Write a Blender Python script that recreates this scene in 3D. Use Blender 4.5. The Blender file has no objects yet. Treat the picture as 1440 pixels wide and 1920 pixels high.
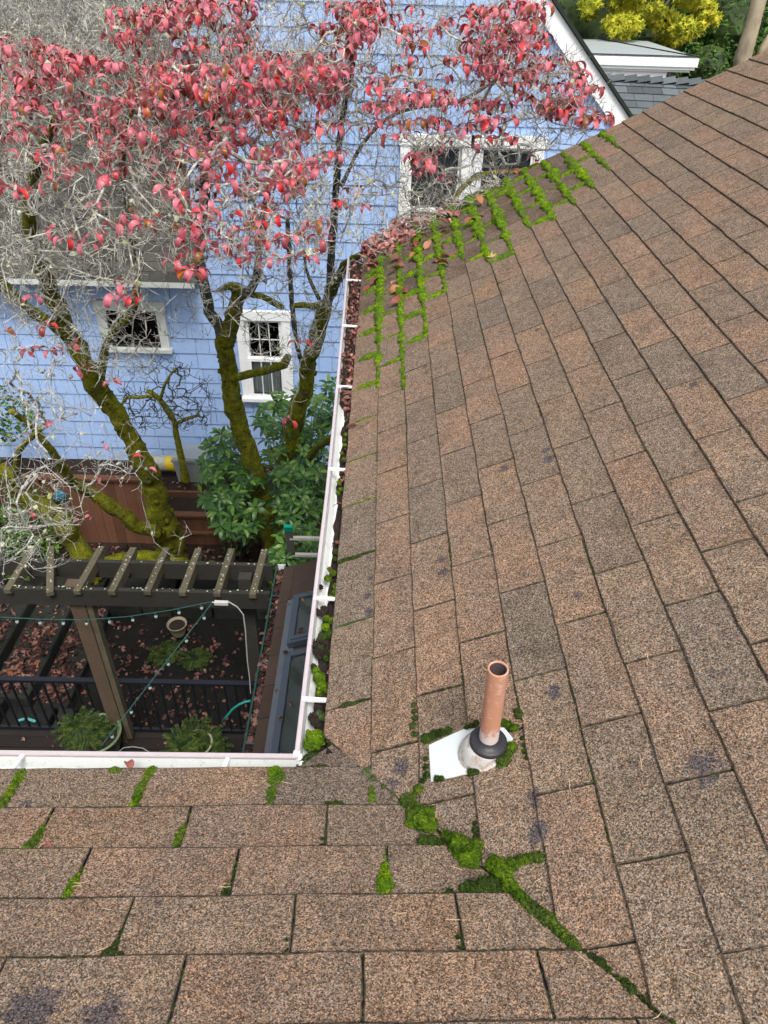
import bpy, bmesh, math, random
import numpy as np
from mathutils import Vector, Matrix, noise
rnd = random.Random(7)
SC = bpy.context.scene
COL = SC.collection
# ------------------------------------------------------------------ camera
CAM_P, CAM_R, CAM_F = ([0.11321, -1.09683, 1.64264], [[0.999697, 0.004731, 0.024176], [-0.022084, 0.607004, 0.794392], [0.010917, 0.794684, -0.606925]], 1365.236)
cam = bpy.data.cameras.new('camera'); camo = bpy.data.objects.new('camera', cam); COL.objects.link(camo)
cam.sensor_fit = 'VERTICAL'; cam.sensor_height = 24.0; cam.lens = CAM_F / 1920 * 24
cam.clip_start = 0.05; cam.clip_end = 400
camo.matrix_world = Matrix(((CAM_R[0][0], CAM_R[1][0], -CAM_R[2][0], CAM_P[0]), (CAM_R[0][1], CAM_R[1][1], -CAM_R[2][1], CAM_P[1]),
                            (CAM_R[0][2], CAM_R[1][2], -CAM_R[2][2], CAM_P[2]), (0, 0, 0, 1)))
SC.camera = camo
# ------------------------------------------------------------------ light: bright overcast sky, soft sun from behind the camera
SUN_EL, SUN_AZ = math.radians(60), math.radians(165)      # azimuth measured from +Y towards +X
w = bpy.data.worlds.new('World'); SC.world = w; w.use_nodes = True
nt = w.node_tree; nt.nodes.clear()
sky = nt.nodes.new('ShaderNodeTexSky'); sky.sky_type = 'NISHITA'; sky.sun_disc = False
sky.sun_elevation = SUN_EL; sky.sun_rotation = SUN_AZ; sky.air_density = 1.0; sky.dust_density = 5.0; sky.ozone_density = 1.0
hs = nt.nodes.new('ShaderNodeHueSaturation'); hs.inputs['Saturation'].default_value = 0.35
bg = nt.nodes.new('ShaderNodeBackground'); bg.inputs[1].default_value = 0.13
wo = nt.nodes.new('ShaderNodeOutputWorld')
nt.links.new(sky.outputs[0], hs.inputs['Color']); nt.links.new(hs.outputs[0], bg.inputs[0]); nt.links.new(bg.outputs[0], wo.inputs[0])
sl = bpy.data.lights.new('sun', 'SUN'); sl.energy = 1.45; sl.angle = math.radians(14); sl.color = (1.0, 0.96, 0.9)
so = bpy.data.objects.new('sun', sl); COL.objects.link(so)
sd = Vector((math.sin(SUN_AZ) * math.cos(SUN_EL), math.cos(SUN_AZ) * math.cos(SUN_EL), math.sin(SUN_EL)))
so.rotation_euler = sd.to_track_quat('Z', 'Y').to_euler()
SC.view_settings.view_transform = 'Standard'; SC.view_settings.look = 'None'
SC.view_settings.exposure = 0.68; SC.view_settings.gamma = 1.0; SC.view_settings.use_curve_mapping = False
SC.cycles.max_bounces = 6; SC.cycles.diffuse_bounces = 4; SC.cycles.transparent_max_bounces = 8

# ------------------------------------------------------------------ material helpers
class Mat:
    def __init__(s, name, rough=0.8, spec=0.3):
        s.m = bpy.data.materials.new(name); s.m.use_nodes = True
        s.t = s.m.node_tree; s.t.nodes.clear()
        s.b = s.n('ShaderNodeBsdfPrincipled'); s.o = s.n('ShaderNodeOutputMaterial')
        s.l(s.b.outputs[0], s.o.inputs[0]); s.b.inputs['Roughness'].default_value = rough
        s.b.inputs['Specular IOR Level'].default_value = spec
        s.pos = s.n('ShaderNodeNewGeometry')
    def n(s, t, **k):
        x = s.t.nodes.new(t)
        for a, b in k.items(): setattr(x, a, b)
        return x
    def l(s, a, b): s.t.links.new(a, b)
    def vec(s, src=None, sc=(1, 1, 1)):
        if src is None: src = s.pos.outputs['Position']
        m = s.n('ShaderNodeMapping'); m.inputs['Scale'].default_value = sc; s.l(src, m.inputs[0]); return m.outputs[0]
    def noise(s, scale, detail=3, rough=0.6, vec=None, dist=0):
        x = s.n('ShaderNodeTexNoise'); x.inputs['Scale'].default_value = scale; x.inputs['Detail'].default_value = detail
        x.inputs['Roughness'].default_value = rough; x.inputs['Distortion'].default_value = dist
        s.l(vec or s.pos.outputs['Position'], x.inputs['Vector']); return x.outputs['Fac']
    def voro(s, scale, feature='F1', vec=None, out='Color'):
        x = s.n('ShaderNodeTexVoronoi'); x.feature = feature; x.inputs['Scale'].default_value = scale
        s.l(vec or s.pos.outputs['Position'], x.inputs['Vector']); return x.outputs[out]
    def ramp(s, fac, stops, interp='LINEAR'):
        r = s.n('ShaderNodeValToRGB'); cr = r.color_ramp; cr.interpolation = interp
        while len(cr.elements) < len(stops): cr.elements.new(0.5)
        for e, (p, c) in zip(cr.elements, stops):
            e.position = p; e.color = (c if isinstance(c, tuple) else (c, c, c)) + (1,)
        s.l(fac, r.inputs[0]); return r.outputs[0]
    def mix(s, fac, a, b, blend='MIX'):
        x = s.n('ShaderNodeMix', data_type='RGBA', blend_type=blend)
        for v, i in ((fac, 0), (a, 6), (b, 7)):
            if isinstance(v, (int, float)): x.inputs[i].default_value = v if i == 0 else (v, v, v, 1)
            elif isinstance(v, tuple): x.inputs[i].default_value = v + (1,)
            else: s.l(v, x.inputs[i])
        return x.outputs[2]
    def math(s, op, a, b=0.0, clamp=False):
        x = s.n('ShaderNodeMath', operation=op, use_clamp=clamp)
        for v, i in ((a, 0), (b, 1)):
            if isinstance(v, (int, float)): x.inputs[i].default_value = v
            else: s.l(v, x.inputs[i])
        return x.outputs[0]
    def bump(s, h, strength=0.3, dist=0.01):
        x = s.n('ShaderNodeBump'); x.inputs['Strength'].default_value = strength; x.inputs['Distance'].default_value = dist
        s.l(h, x.inputs['Height']); s.l(x.outputs[0], s.b.inputs['Normal'])
    def col(s, c):
        if isinstance(c, tuple): s.b.inputs['Base Color'].default_value = c + (1,)
        else: s.l(c, s.b.inputs['Base Color'])
        return s.m
    def objrand(s):
        return s.n('ShaderNodeObjectInfo').outputs['Random']
    def objcol(s):
        return s.n('ShaderNodeObjectInfo').outputs['Color']
    def normz(s):
        x = s.n('ShaderNodeSeparateXYZ'); s.l(s.pos.outputs['Normal'], x.inputs[0]); return x.outputs[2]
    def translucent(s, colr, amt):
        t = s.n('ShaderNodeBsdfTranslucent'); s.l(colr, t.inputs[0])
        mx = s.n('ShaderNodeMixShader'); mx.inputs[0].default_value = amt
        s.l(s.b.outputs[0], mx.inputs[1]); s.l(t.outputs[0], mx.inputs[2]); s.l(mx.outputs[0], s.o.inputs[0])

M = {}
def simple(name, c, rough=0.7, spec=0.3, var=0.25, scale=20, stretch=(1, 1, 1), metal=0.0, bump=0.15, perobj=0.0):
    a = Mat(name, rough, spec); a.b.inputs['Metallic'].default_value = metal
    n1 = a.noise(scale, 4, 0.65, a.vec(sc=stretch)); n2 = a.noise(scale * 0.17, 3, 0.6)
    v = a.math('MULTIPLY_ADD', n1, 2 * var); a.t.nodes[-1].inputs[2].default_value = 1 - var
    v2 = a.math('MULTIPLY_ADD', n2, var * 1.6); a.t.nodes[-1].inputs[2].default_value = 1 - var * 0.8
    f = a.math('MULTIPLY', v, v2)
    if perobj:
        r = a.math('MULTIPLY_ADD', a.objrand(), 2 * perobj); a.t.nodes[-1].inputs[2].default_value = 1 - perobj
        f = a.math('MULTIPLY', f, r)
    g = a.n('ShaderNodeCombineXYZ'); [a.l(f, g.inputs[i]) for i in range(3)]
    cc = a.mix(1.0, c, g.outputs[0], 'MULTIPLY')
    if bump: a.bump(n1, bump, 0.01)
    a.col(cc); M[name] = a.m; return a

# asphalt shingle: mineral granules over a tint that each tab carries itself, with dark algae stains
STAINS = [(0.542,0.939,0.279,0.028),(0.675,0.899,0.348,0.03),(0.676,0.953,0.348,0.022),(0.322,0.539,0.166,0.03),(0.322,0.599,0.166,0.02),(0.337,0.721,0.174,0.015),(0.1,0.477,0.052,0.025),(0.094,0.549,0.048,0.018),(0.101,0.632,0.052,0.015),(0.778,1.813,0.401,0.018),(0.55,2.366,0.283,0.02),(0.325,1.86,0.168,0.02),(0.321,1.918,0.165,0.018),(0.19,-0.083,0.098,0.035),(0.171,-0.12,0.088,0.025),(0.458,-0.314,0.236,0.035),(0.463,-0.245,0.239,0.025),(1.116,0.995,0.575,0.025),(0.809,2.564,0.417,0.015),(0.678,2.517,0.349,0.016),(1.695,4.357,0.873,0.03),(1.251,2.812,0.645,0.025),(0.766,-0.265,0.395,0.05),(0.644,0.273,0.332,0.02),(0.541,0.003,0.279,0.03)]
STAINS_A = [(-0.416,-0.663,0.293,0.06),(-0.305,-0.666,0.296,0.05),(-0.663,-0.194,0.096,0.02),(-0.277,-0.461,0.211,0.015),(0.445,-0.375,0.184,0.02)]
def shingle_mat():
    a = Mat('roof_shingle', 0.92, 0.15)
    P = a.pos.outputs['Position']
    cell = a.voro(440); sep = a.n('ShaderNodeSeparateColor'); a.l(cell, sep.inputs[0])
    gran = a.ramp(sep.outputs[0], [(0.0, 0.20), (0.22, 0.46), (0.5, 0.92), (0.8, 1.42), (1.0, 2.25)])
    warm = a.ramp(sep.outputs[1], [(0.0, (0.86, 0.97, 1.12)), (0.55, (1.0, 1.0, 1.0)), (1.0, (1.25, 0.97, 0.72))])
    n1 = a.noise(5.5, 3, 0.55); n2 = a.noise(38, 4, 0.7); n3 = a.noise(140, 2, 0.6)
    base = a.mix(a.ramp(n1, [(0.40, 0.0), (0.62, 0.6)]), a.objcol(), (0.165, 0.130, 0.102))
    c = a.mix(1.0, base, gran, 'MULTIPLY'); c = a.mix(1.0, c, warm, 'MULTIPLY')
    c = a.mix(1.0, c, a.ramp(n2, [(0.3, 0.8), (0.7, 1.18)]), 'MULTIPLY')
    c = a.mix(1.0, c, a.ramp(n3, [(0.3, 0.85), (0.7, 1.15)]), 'MULTIPLY')
    c = a.mix(1.0, c, a.ramp(a.noise(9, 5, 0.75), [(0.34, 0.80), (0.50, 1.0), (0.7, 1.08)]), 'MULTIPLY')
    tot = None
    for (x, y, z, r) in STAINS + STAINS_A:
        d = a.n('ShaderNodeVectorMath', operation='DISTANCE'); a.l(P, d.inputs[0]); d.inputs[1].default_value = (x, y, z)
        v = a.math('DIVIDE', d.outputs['Value'], r); v = a.math('SUBTRACT', 1.0, v)
        tot = v if tot is None else a.math('MAXIMUM', tot, v)
    nn = a.noise(55, 4, 0.75)
    st = a.math('ADD', tot, a.math('MULTIPLY_ADD', nn, 2.2)); a.t.nodes[-2].inputs[2].default_value = -1.1
    st = a.ramp(st, [(0.15, 0.0), (0.55, 0.8)])
    c = a.mix(st, c, a.mix(1.0, (0.055, 0.05, 0.06), gran, 'MULTIPLY'))
    a.bump(sep.outputs[2], 0.35, 0.0025)
    M['shingle'] = a.col(c)
shingle_mat()

def moss_mat(name, c0, c1, c2):
    a = Mat(name, 0.95, 0.1)
    n1 = a.noise(34, 4, 0.7); n2 = a.noise(230, 4, 0.8); v = a.voro(330, out='Distance'); n3 = a.noise(9, 2, 0.5)
    c = a.ramp(n1, [(0.32, c0), (0.48, c1), (0.64, c2)])
    c = a.mix(1.0, c, a.ramp(n2, [(0.34, 0.35), (0.5, 0.95), (0.66, 1.7)]), 'MULTIPLY')
    c = a.mix(a.ramp(n3, [(0.45, 0.0), (0.6, 0.45)]), c, a.mix(1.0, (0.10, 0.115, 0.05), a.ramp(n2, [(0.34, 0.5), (0.66, 1.6)]), 'MULTIPLY'))
    a.bump(a.math('ADD', n2, v), 0.9, 0.008)
    a.col(c); a.translucent(c, 0.15); M[name] = a.m
moss_mat('moss', (0.07, 0.16, 0.010), (0.16, 0.31, 0.012), (0.31, 0.45, 0.018))
moss_mat('moss_deep', (0.035, 0.08, 0.008), (0.10, 0.19, 0.012), (0.20, 0.32, 0.02))
moss_mat('moss_dark', (0.03, 0.05, 0.015), (0.055, 0.10, 0.018), (0.09, 0.17, 0.02))
moss_mat('moss_grey', (0.10, 0.14, 0.07), (0.10, 0.17, 0.03), (0.22, 0.28, 0.17))
moss_mat('moss_mat', (0.06, 0.05, 0.02), (0.10, 0.11, 0.012), (0.16, 0.19, 0.015))

def bark_mat(name, mossy):
    a = Mat(name, 0.95, 0.15)
    n1 = a.noise(9, 4, 0.65); n2 = a.noise(60, 4, 0.8); n3 = a.noise(26, 3, 0.7)
    bark = a.ramp(n2, [(0.3, (0.035, 0.030, 0.022)), (0.5, (0.12, 0.11, 0.085)), (0.7, (0.30, 0.29, 0.25))])
    mo = a.ramp(a.noise(14, 4, 0.8), [(0.3, (0.055, 0.058, 0.006)), (0.48, (0.15, 0.155, 0.010)), (0.68, (0.28, 0.27, 0.018))])
    mo = a.mix(1.0, mo, a.ramp(n2, [(0.3, 0.5), (0.7, 1.55)]), 'MULTIPLY')
    f = a.math('MULTIPLY_ADD', a.normz(), 0.16); a.t.nodes[-1].inputs[2].default_value = mossy
    f = a.math('ADD', f, a.math('MULTIPLY_ADD', n1, 1.5)); a.t.nodes[-2].inputs[2].default_value = -0.75
    c = a.mix(a.ramp(f, [(0.38, 0.0), (0.6, 1.0)]), bark, mo)
    c = a.mix(a.ramp(n3, [(0.66, 0.0), (0.72, 0.55)]), c, (0.38, 0.42, 0.36))
    a.bump(n2, 0.9, 0.02); M[name] = a.col(c)
bark_mat('bark_moss', 0.72); bark_mat('bark_bare', 0.22)
a = Mat('twig', 0.9, 0.2)
c = a.ramp(a.noise(7, 3, 0.7), [(0.3, (0.10, 0.09, 0.07)), (0.45, (0.28, 0.27, 0.23)), (0.58, (0.50, 0.50, 0.45)), (0.75, (0.40, 0.39, 0.18))])
M['twig'] = a.col(a.mix(1.0, c, a.ramp(a.noise(45, 2, 0.7), [(0.3, 0.5), (0.7, 1.35)]), 'MULTIPLY'))
a = Mat('twig_pale', 0.9, 0.2)
c = a.ramp(a.noise(9, 3, 0.7), [(0.3, (0.24, 0.22, 0.18)), (0.5, (0.45, 0.44, 0.40)), (0.7, (0.62, 0.63, 0.58))])
M['twig_pale'] = a.col(a.mix(1.0, c, a.ramp(a.noise(38, 3, 0.8), [(0.36, 0.28), (0.6, 1.2)]), 'MULTIPLY'))
a = Mat('twig_dark', 0.9, 0.2)
M['twig_dark'] = a.col(a.ramp(a.noise(9, 3, 0.7), [(0.3, (0.03, 0.026, 0.02)), (0.55, (0.06, 0.055, 0.03)), (0.75, (0.13, 0.13, 0.08))]))

def leaf_mat(name, stops, back=None, rough=0.42, tr=0.25, var=35):
    a = Mat(name, rough, 0.5)
    r = a.math('ADD', a.objrand(), a.math('MULTIPLY_ADD', a.noise(var, 2, 0.6), 0.3)); a.t.nodes[-2].inputs[2].default_value = -0.15
    c = a.ramp(r, stops)
    if back: c = a.mix(a.pos.outputs['Backfacing'], c, a.mix(0.75, c, back))
    a.col(c); a.translucent(c, tr); M[name] = a.m
leaf_mat('leaf_red', [(0.0, (0.62, 0.03, 0.035)), (0.16, (0.62, 0.09, 0.11)), (0.32, (0.66, 0.19, 0.24)), (0.58, (0.52, 0.13, 0.17)), (0.74, (0.32, 0.06, 0.075)),
                      (0.85, (0.18, 0.04, 0.025)), (0.93, (0.17, 0.09, 0.02)), (1.0, (0.60, 0.15, 0.015))], back=(0.66, 0.24, 0.28), rough=.36)
leaf_mat('leaf_fallen', [(0.0, (0.20, 0.045, 0.03)), (0.3, (0.30, 0.10, 0.08)), (0.55, (0.13, 0.05, 0.03)), (0.8, (0.42, 0.20, 0.15)), (1.0, (0.34, 0.14, 0.04))], rough=0.6, tr=0.1, var=60)
leaf_mat('leaf_green', [(0.0, (0.022, 0.065, 0.010)), (0.4, (0.04, 0.115, 0.015)), (0.75, (0.075, 0.18, 0.022)), (1.0, (0.17, 0.30, 0.035))], back=(0.16, 0.26, 0.08), rough=0.38, tr=0.2)
def litter_mat(name, stops, scale=18):
    a = Mat(name, 0.65, 0.3)
    cell = a.voro(scale); sep = a.n('ShaderNodeSeparateColor'); a.l(cell, sep.inputs[0])
    c = a.ramp(sep.outputs[0], stops)
    a.col(c); a.translucent(c, 0.1); M[name] = a.m
litter_mat('litter', [(0.0, (0.02, 0.010, 0.008)), (0.45, (0.065, 0.024, 0.02)), (0.72, (0.13, 0.06, 0.05)), (0.9, (0.26, 0.15, 0.12)), (1.0, (0.25, 0.08, 0.03))], 14)
litter_mat('litter_gutter', [(0.0, (0.03, 0.014, 0.012)), (0.4, (0.10, 0.045, 0.035)), (0.65, (0.22, 0.10, 0.08)), (0.85, (0.30, 0.09, 0.07)), (1.0, (0.50, 0.28, 0.2))], 45)
litter_mat('leaves_red_mass', [(0.0, (0.58, 0.05, 0.05)), (0.3, (0.62, 0.19, 0.23)), (0.62, (0.5, 0.14, 0.18)), (0.8, (0.24, 0.045, 0.05)), (1.0, (0.20, 0.08, 0.02))], 16)
litter_mat('leaf_heap', [(0.0, (0.12, 0.04, 0.035)), (0.4, (0.34, 0.13, 0.12)), (0.7, (0.46, 0.22, 0.2)), (0.9, (0.55, 0.3, 0.27)), (1.0, (0.4, 0.05, 0.05))], 22)
simple('pale_yellow', (0.52, 0.42, 0.14))
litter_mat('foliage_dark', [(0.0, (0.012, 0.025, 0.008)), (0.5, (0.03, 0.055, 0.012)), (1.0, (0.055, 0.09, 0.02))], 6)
litter_mat('foliage_mid', [(0.0, (0.025, 0.06, 0.015)), (0.5, (0.06, 0.14, 0.02)), (1.0, (0.13, 0.24, 0.035))], 6)
litter_mat('foliage_yellow', [(0.0, (0.26, 0.32, 0.02)), (0.5, (0.50, 0.50, 0.03)), (1.0, (0.68, 0.60, 0.06))], 9)
litter_mat('foliage_fern', [(0.0, (0.012, 0.032, 0.006)), (0.5, (0.035, 0.068, 0.010)), (1.0, (0.09, 0.12, 0.018))], 25)
litter_mat('lichen', [(0.0, (0.42, 0.45, 0.36)), (0.6, (0.5, 0.53, 0.42)), (1.0, (0.42, 0.42, 0.14))], 30)

simple('gutter_white', (0.84, 0.86, 0.84), 0.45, 0.4, 0.07, 30)
simple('gutter_lip', (0.50, 0.44, 0.46), 0.55, 0.35, 0.10, 60)
a = Mat('gutter_inside', 0.5, 0.35)
c = a.mix(a.ramp(a.noise(24, 5, 0.8), [(0.56, 0.0), (0.68, 0.4)]), (0.88, 0.90, 0.88), (0.30, 0.34, 0.24))
c = a.mix(a.ramp(a.noise(180, 2, 0.6), [(0.68, 0.0), (0.72, 0.7)]), c, (0.12, 0.11, 0.09)); M['gutter_inside'] = a.col(c)
simple('soil_dark', (0.035, 0.026, 0.022), 0.95, 0.1, 0.6, 45, bump=1.0)
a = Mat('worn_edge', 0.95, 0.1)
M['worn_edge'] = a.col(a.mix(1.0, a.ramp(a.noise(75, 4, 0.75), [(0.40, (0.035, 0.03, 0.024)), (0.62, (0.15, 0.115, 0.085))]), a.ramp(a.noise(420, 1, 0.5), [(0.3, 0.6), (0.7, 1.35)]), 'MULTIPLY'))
simple('roof_felt', (0.02, 0.018, 0.016), 0.95, 0.1, 0.3, 60)
simple('needle', (0.55, 0.40, 0.24), 0.6, 0.3, 0.2, 40)
a = Mat('copper_pipe', 0.5, 0.4)
c = a.ramp(a.noise(7, 4, 0.6, a.vec(sc=(1, 1, 0.25))), [(0.35, (0.46, 0.235, 0.15)), (0.55, (0.55, 0.27, 0.17)), (0.7, (0.50, 0.20, 0.15))])
c = a.mix(a.ramp(a.noise(50, 4, 0.7), [(0.52, 0.0), (0.64, 0.6)]), c, (0.66, 0.46, 0.40))
tc = a.n('ShaderNodeTexCoord'); zz = a.n('ShaderNodeSeparateXYZ'); a.l(tc.outputs['Object'], zz.inputs[0])
wf = a.math('SUBTRACT', a.math('MULTIPLY', a.noise(65, 4, 0.7), 0.095), zz.outputs[2])
c = a.mix(a.ramp(a.math('MULTIPLY_ADD', wf, 30.0), [(0.0, 0.0), (0.4, 0.9)]), c, (0.70, 0.63, 0.60)); M['copper_pipe'] = a.col(c)
simple('pipe_inside', (0.10, 0.08, 0.08), 0.7, 0.2, 0.5, 40)
a = Mat('flashing', 0.38, 0.4)
c = a.mix(a.ramp(a.noise(90, 3, 0.7), [(0.68, 0.0), (0.73, 0.5)]), (0.62, 0.66, 0.655), (0.2, 0.18, 0.16)); M['flashing'] = a.col(c)
a = Mat('flashing_cone', 0.42, 0.4)
c = a.mix(a.ramp(a.noise(26, 5, 0.75), [(0.46, 0.0), (0.58, 0.85)]), (0.60, 0.60, 0.58), (0.36, 0.20, 0.15)); M['flashing_cone'] = a.col(c)
simple('rubber', (0.028, 0.028, 0.033), 0.45, 0.4, 0.2, 60)
simple('white_paint', (0.90, 0.92, 0.92), 0.5, 0.3, 0.08, 12)
simple('white_paint_old', (0.58, 0.61, 0.58), 0.6, 0.3, 0.16, 18)
simple('blue_shake', (0.37, 0.53, 0.84), 0.65, 0.25, 0.09, 30, (1, 1, 0.12), bump=0.2, perobj=0.07)
simple('blue_backing', (0.24, 0.32, 0.56), 0.8, 0.2, 0.1, 20)
simple('grey_roof', (0.06, 0.06, 0.052), 0.9, 0.15, 0.35, 40)
simple('porch_shingle', (0.065, 0.064, 0.054), 0.9, 0.15, 0.35, 50, perobj=0.3)
simple('grey_shingle', (0.10, 0.118, 0.125), 0.9, 0.15, 0.3, 60, perobj=0.3)
simple('flat_roof', (0.32, 0.36, 0.36), 0.7, 0.3, 0.15, 3)
simple('dark_trim', (0.03, 0.035, 0.03), 0.7, 0.2, 0.2, 20)
simple('curtain', (0.40, 0.42, 0.42), 0.9, 0.1, 0.5, 14, (6, 1, 0.3))
simple('room_dark', (0.004, 0.004, 0.005), 0.9, 0.1, 0.2, 5)
simple('screen_mesh', (0.035, 0.042, 0.05), 0.5, 0.4, 0.1, 30)
simple('weathered_wood', (0.105, 0.092, 0.062), 0.9, 0.15, 0.4, 22, (1, 1, 1), bump=0.4, perobj=0.15)
simple('post_wood', (0.115, 0.08, 0.055), 0.85, 0.2, 0.35, 20, (4, 4, 0.5), bump=0.3, perobj=0.15)
simple('beam_wood', (0.042, 0.040, 0.034), 0.85, 0.2, 0.35, 20, (0.6, 4, 4), bump=0.3, perobj=0.15)
simple('fence_wood', (0.14, 0.065, 0.038), 0.85, 0.2, 0.3, 18, (4, 4, 0.4), bump=0.3, perobj=0.22)
simple('deck_wood', (0.02, 0.016, 0.014), 0.75, 0.25, 0.35, 16, (0.5, 4, 1), perobj=0.2)
simple('rail_metal', (0.010, 0.012, 0.018), 0.4, 0.5, 0.15, 20)
simple('stone', (0.026, 0.028, 0.024), 0.95, 0.15, 0.45, 12, bump=0.8, perobj=0.3)
simple('patio_stone', (0.011, 0.011, 0.010), 0.95, 0.15, 0.5, 7, bump=0.6)
simple('soil', (0.03, 0.022, 0.017), 0.95, 0.1, 0.5, 12, bump=0.8)
simple('pot_green', (0.13, 0.20, 0.10), 0.35, 0.5, 0.25, 20)
simple('pot_tan', (0.30, 0.26, 0.18), 0.6, 0.3, 0.2, 20)
simple('skylight_frame', (0.05, 0.067, 0.09), 0.45, 0.4, 0.12, 40)
simple('skylight_flashing', (0.085, 0.10, 0.12), 0.5, 0.4, 0.3, 50)
simple('gutter_green', (0.018, 0.06, 0.05), 0.4, 0.4, 0.12, 30)
simple('brown_roofing', (0.055, 0.038, 0.03), 0.9, 0.15, 0.3, 60, perobj=0.15)
simple('cable_green', (0.03, 0.10, 0.09), 0.5, 0.4, 0.1, 20)
simple('cable_white', (0.55, 0.55, 0.52), 0.5, 0.4, 0.1, 20)
simple('hose_teal', (0.02, 0.26, 0.23), 0.4, 0.4, 0.1, 20)
simple('plastic_teal', (0.10, 0.40, 0.38), 0.4, 0.4, 0.1, 20)
simple('plastic_green', (0.0, 0.24, 0.15), 0.4, 0.4, 0.1, 20)
simple('plastic_blue', (0.01, 0.13, 0.20), 0.5, 0.4, 0.1, 20)
simple('ladder_metal', (0.42, 0.40, 0.36), 0.5, 0.4, 0.2, 40)
simple('ladder_rail', (0.10, 0.095, 0.085), 0.6, 0.4, 0.3, 40)
simple('yellow_plastic', (0.60, 0.43, 0.02), 0.5, 0.4, 0.15, 25)
simple('label_print', (0.35, 0.36, 0.30), 0.5, 0.3, 0.6, 30)
simple('black_plastic', (0.02, 0.02, 0.022), 0.5, 0.4, 0.2, 20)
simple('box_grey', (0.28, 0.31, 0.33), 0.5, 0.4, 0.1, 15)
simple('tan_bark', (0.36, 0.30, 0.21), 0.9, 0.15, 0.85, 6, (1, 1, 0.5), bump=0.8)
simple('interior', (0.085, 0.10, 0.09), 0.8, 0.2, 0.4, 3)
a = Mat('glass', 0.04, 0.5); a.b.inputs['Transmission Weight'].default_value = 1.0; a.b.inputs['IOR'].default_value = 1.45
a.bump(a.noise(6, 2, 0.5), 0.05, 0.02); M['glass'] = a.col((0.85, 0.93, 0.92))
a = Mat('bulb_glass', 0.08, 0.5); a.b.inputs['Transmission Weight'].default_value = 0.5; M['bulb_glass'] = a.col((0.8, 0.9, 0.92))

# ------------------------------------------------------------------ mesh and object helpers
def V(*a): return Vector(a)
class MB:
    def __init__(s): s.v = []; s.f = []
    def add(s, vs, fs):
        o = len(s.v); s.v.extend(vs); s.f.extend([tuple(i + o for i in f) for f in fs])
    def box(s, x0, x1, y0, y1, z0, z1):
        s.add([(x0, y0, z0), (x1, y0, z0), (x1, y1, z0), (x0, y1, z0), (x0, y0, z1), (x1, y0, z1), (x1, y1, z1), (x0, y1, z1)],
              [(0, 3, 2, 1), (4, 5, 6, 7), (0, 1, 5, 4), (1, 2, 6, 5), (2, 3, 7, 6), (3, 0, 4, 7)])
    def bar(s, p, q, a, b, up=(0, 0, 1)):
        p = Vector(p); q = Vector(q); d = (q - p).normalized(); u = Vector(up)
        x = d.cross(u)
        if x.length < 1e-4: x = d.cross(Vector((1, 0, 0)))
        x.normalize(); y = x.cross(d)
        vs = []
        for c in (p, q):
            for i, j in ((-1, -1), (1, -1), (1, 1), (-1, 1)): vs.append(tuple(c + x * (i * a / 2) + y * (j * b / 2)))
        s.add(vs, [(0, 1, 2, 3), (7, 6, 5, 4), (0, 4, 5, 1), (1, 5, 6, 2), (2, 6, 7, 3), (3, 7, 4, 0)])
    def prism(s, prof, axis, t0, t1):
        # prof: list of 2-D points in the two other axes
        n = len(prof); vs = []
        for t in (t0, t1):
            for a, b in prof:
                vs.append({0: (t, a, b), 1: (a, t, b), 2: (a, b, t)}[axis])
        s.add(vs, [tuple(range(n)), tuple(range(2 * n - 1, n - 1, -1))] + [(i, i + n, (i + 1) % n + n, (i + 1) % n) for i in range(n)])
    def tube(s, pts, rads, sides=6, jit=0.0, cap=True):
        pts = [Vector(p[:3]) for p in pts]; n = len(pts)
        if isinstance(rads, (int, float)): rads = [rads] * n
        d = (pts[1] - pts[0]).normalized(); x = d.orthogonal().normalized(); o = len(s.v)
        for i in range(n):
            if i < n - 1: d2 = (pts[i + 1] - pts[i])
            else: d2 = (pts[i] - pts[i - 1])
            if d2.length > 1e-9: d = d2.normalized()
            x = (x - d * x.dot(d))
            x = x.normalized() if x.length > 1e-6 else d.orthogonal().normalized()
            y = d.cross(x)
            for k in range(sides):
                a = 2 * math.pi * k / sides; r = rads[i]
                if jit: r *= 1 + jit * noise.noise(pts[i] * 9 + Vector((math.cos(a), math.sin(a), 0)) * 0.9)
                s.v.append(tuple(pts[i] + x * (math.cos(a) * r) + y * (math.sin(a) * r)))
        for i in range(n - 1):
            for k in range(sides):
                a = o + i * sides + k; b = o + i * sides + (k + 1) % sides
                s.f.append((a, b, b + sides, a + sides))
        if cap:
            s.f.append(tuple(o + k for k in reversed(range(sides)))); s.f.append(tuple(o + (n - 1) * sides + k for k in range(sides)))
    def lathe(s, prof, c=(0, 0, 0), sides=24, ax=None):
        # prof [(r, z)], open ends
        o = len(s.v)
        q = Vector((0, 0, 1)).rotation_difference(Vector(ax)) if ax else None
        for r, z in prof:
            for k in range(sides):
                a = 2 * math.pi * k / sides; p = Vector((r * math.cos(a), r * math.sin(a), z))
                if q: p = q @ p
                s.v.append((p.x + c[0], p.y + c[1], p.z + c[2]))
        for i in range(len(prof) - 1):
            for k in range(sides):
                a = o + i * sides + k; b = o + i * sides + (k + 1) % sides
                s.f.append((a, b, b + sides, a + sides))
    def mesh(s, name, mat, smooth=False):
        me = bpy.data.meshes.new(name); me.from_pydata(s.v, [], s.f); me.update()
        if smooth: me.polygons.foreach_set('use_smooth', [True] * len(me.polygons))
        me.materials.append(mat if not isinstance(mat, str) else M[mat]); return me
    def build(s, name, mat, parent=None, smooth=False, **props):
        return link(name, s.mesh(name, mat, smooth), parent, **props)
def link(name, me, parent=None, **props):
    o = bpy.data.objects.new(name, me); COL.objects.link(o)
    if parent is not None: o.parent = parent
    for k, v in props.items():
        if v is not None: o[k] = v
    return o
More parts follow.
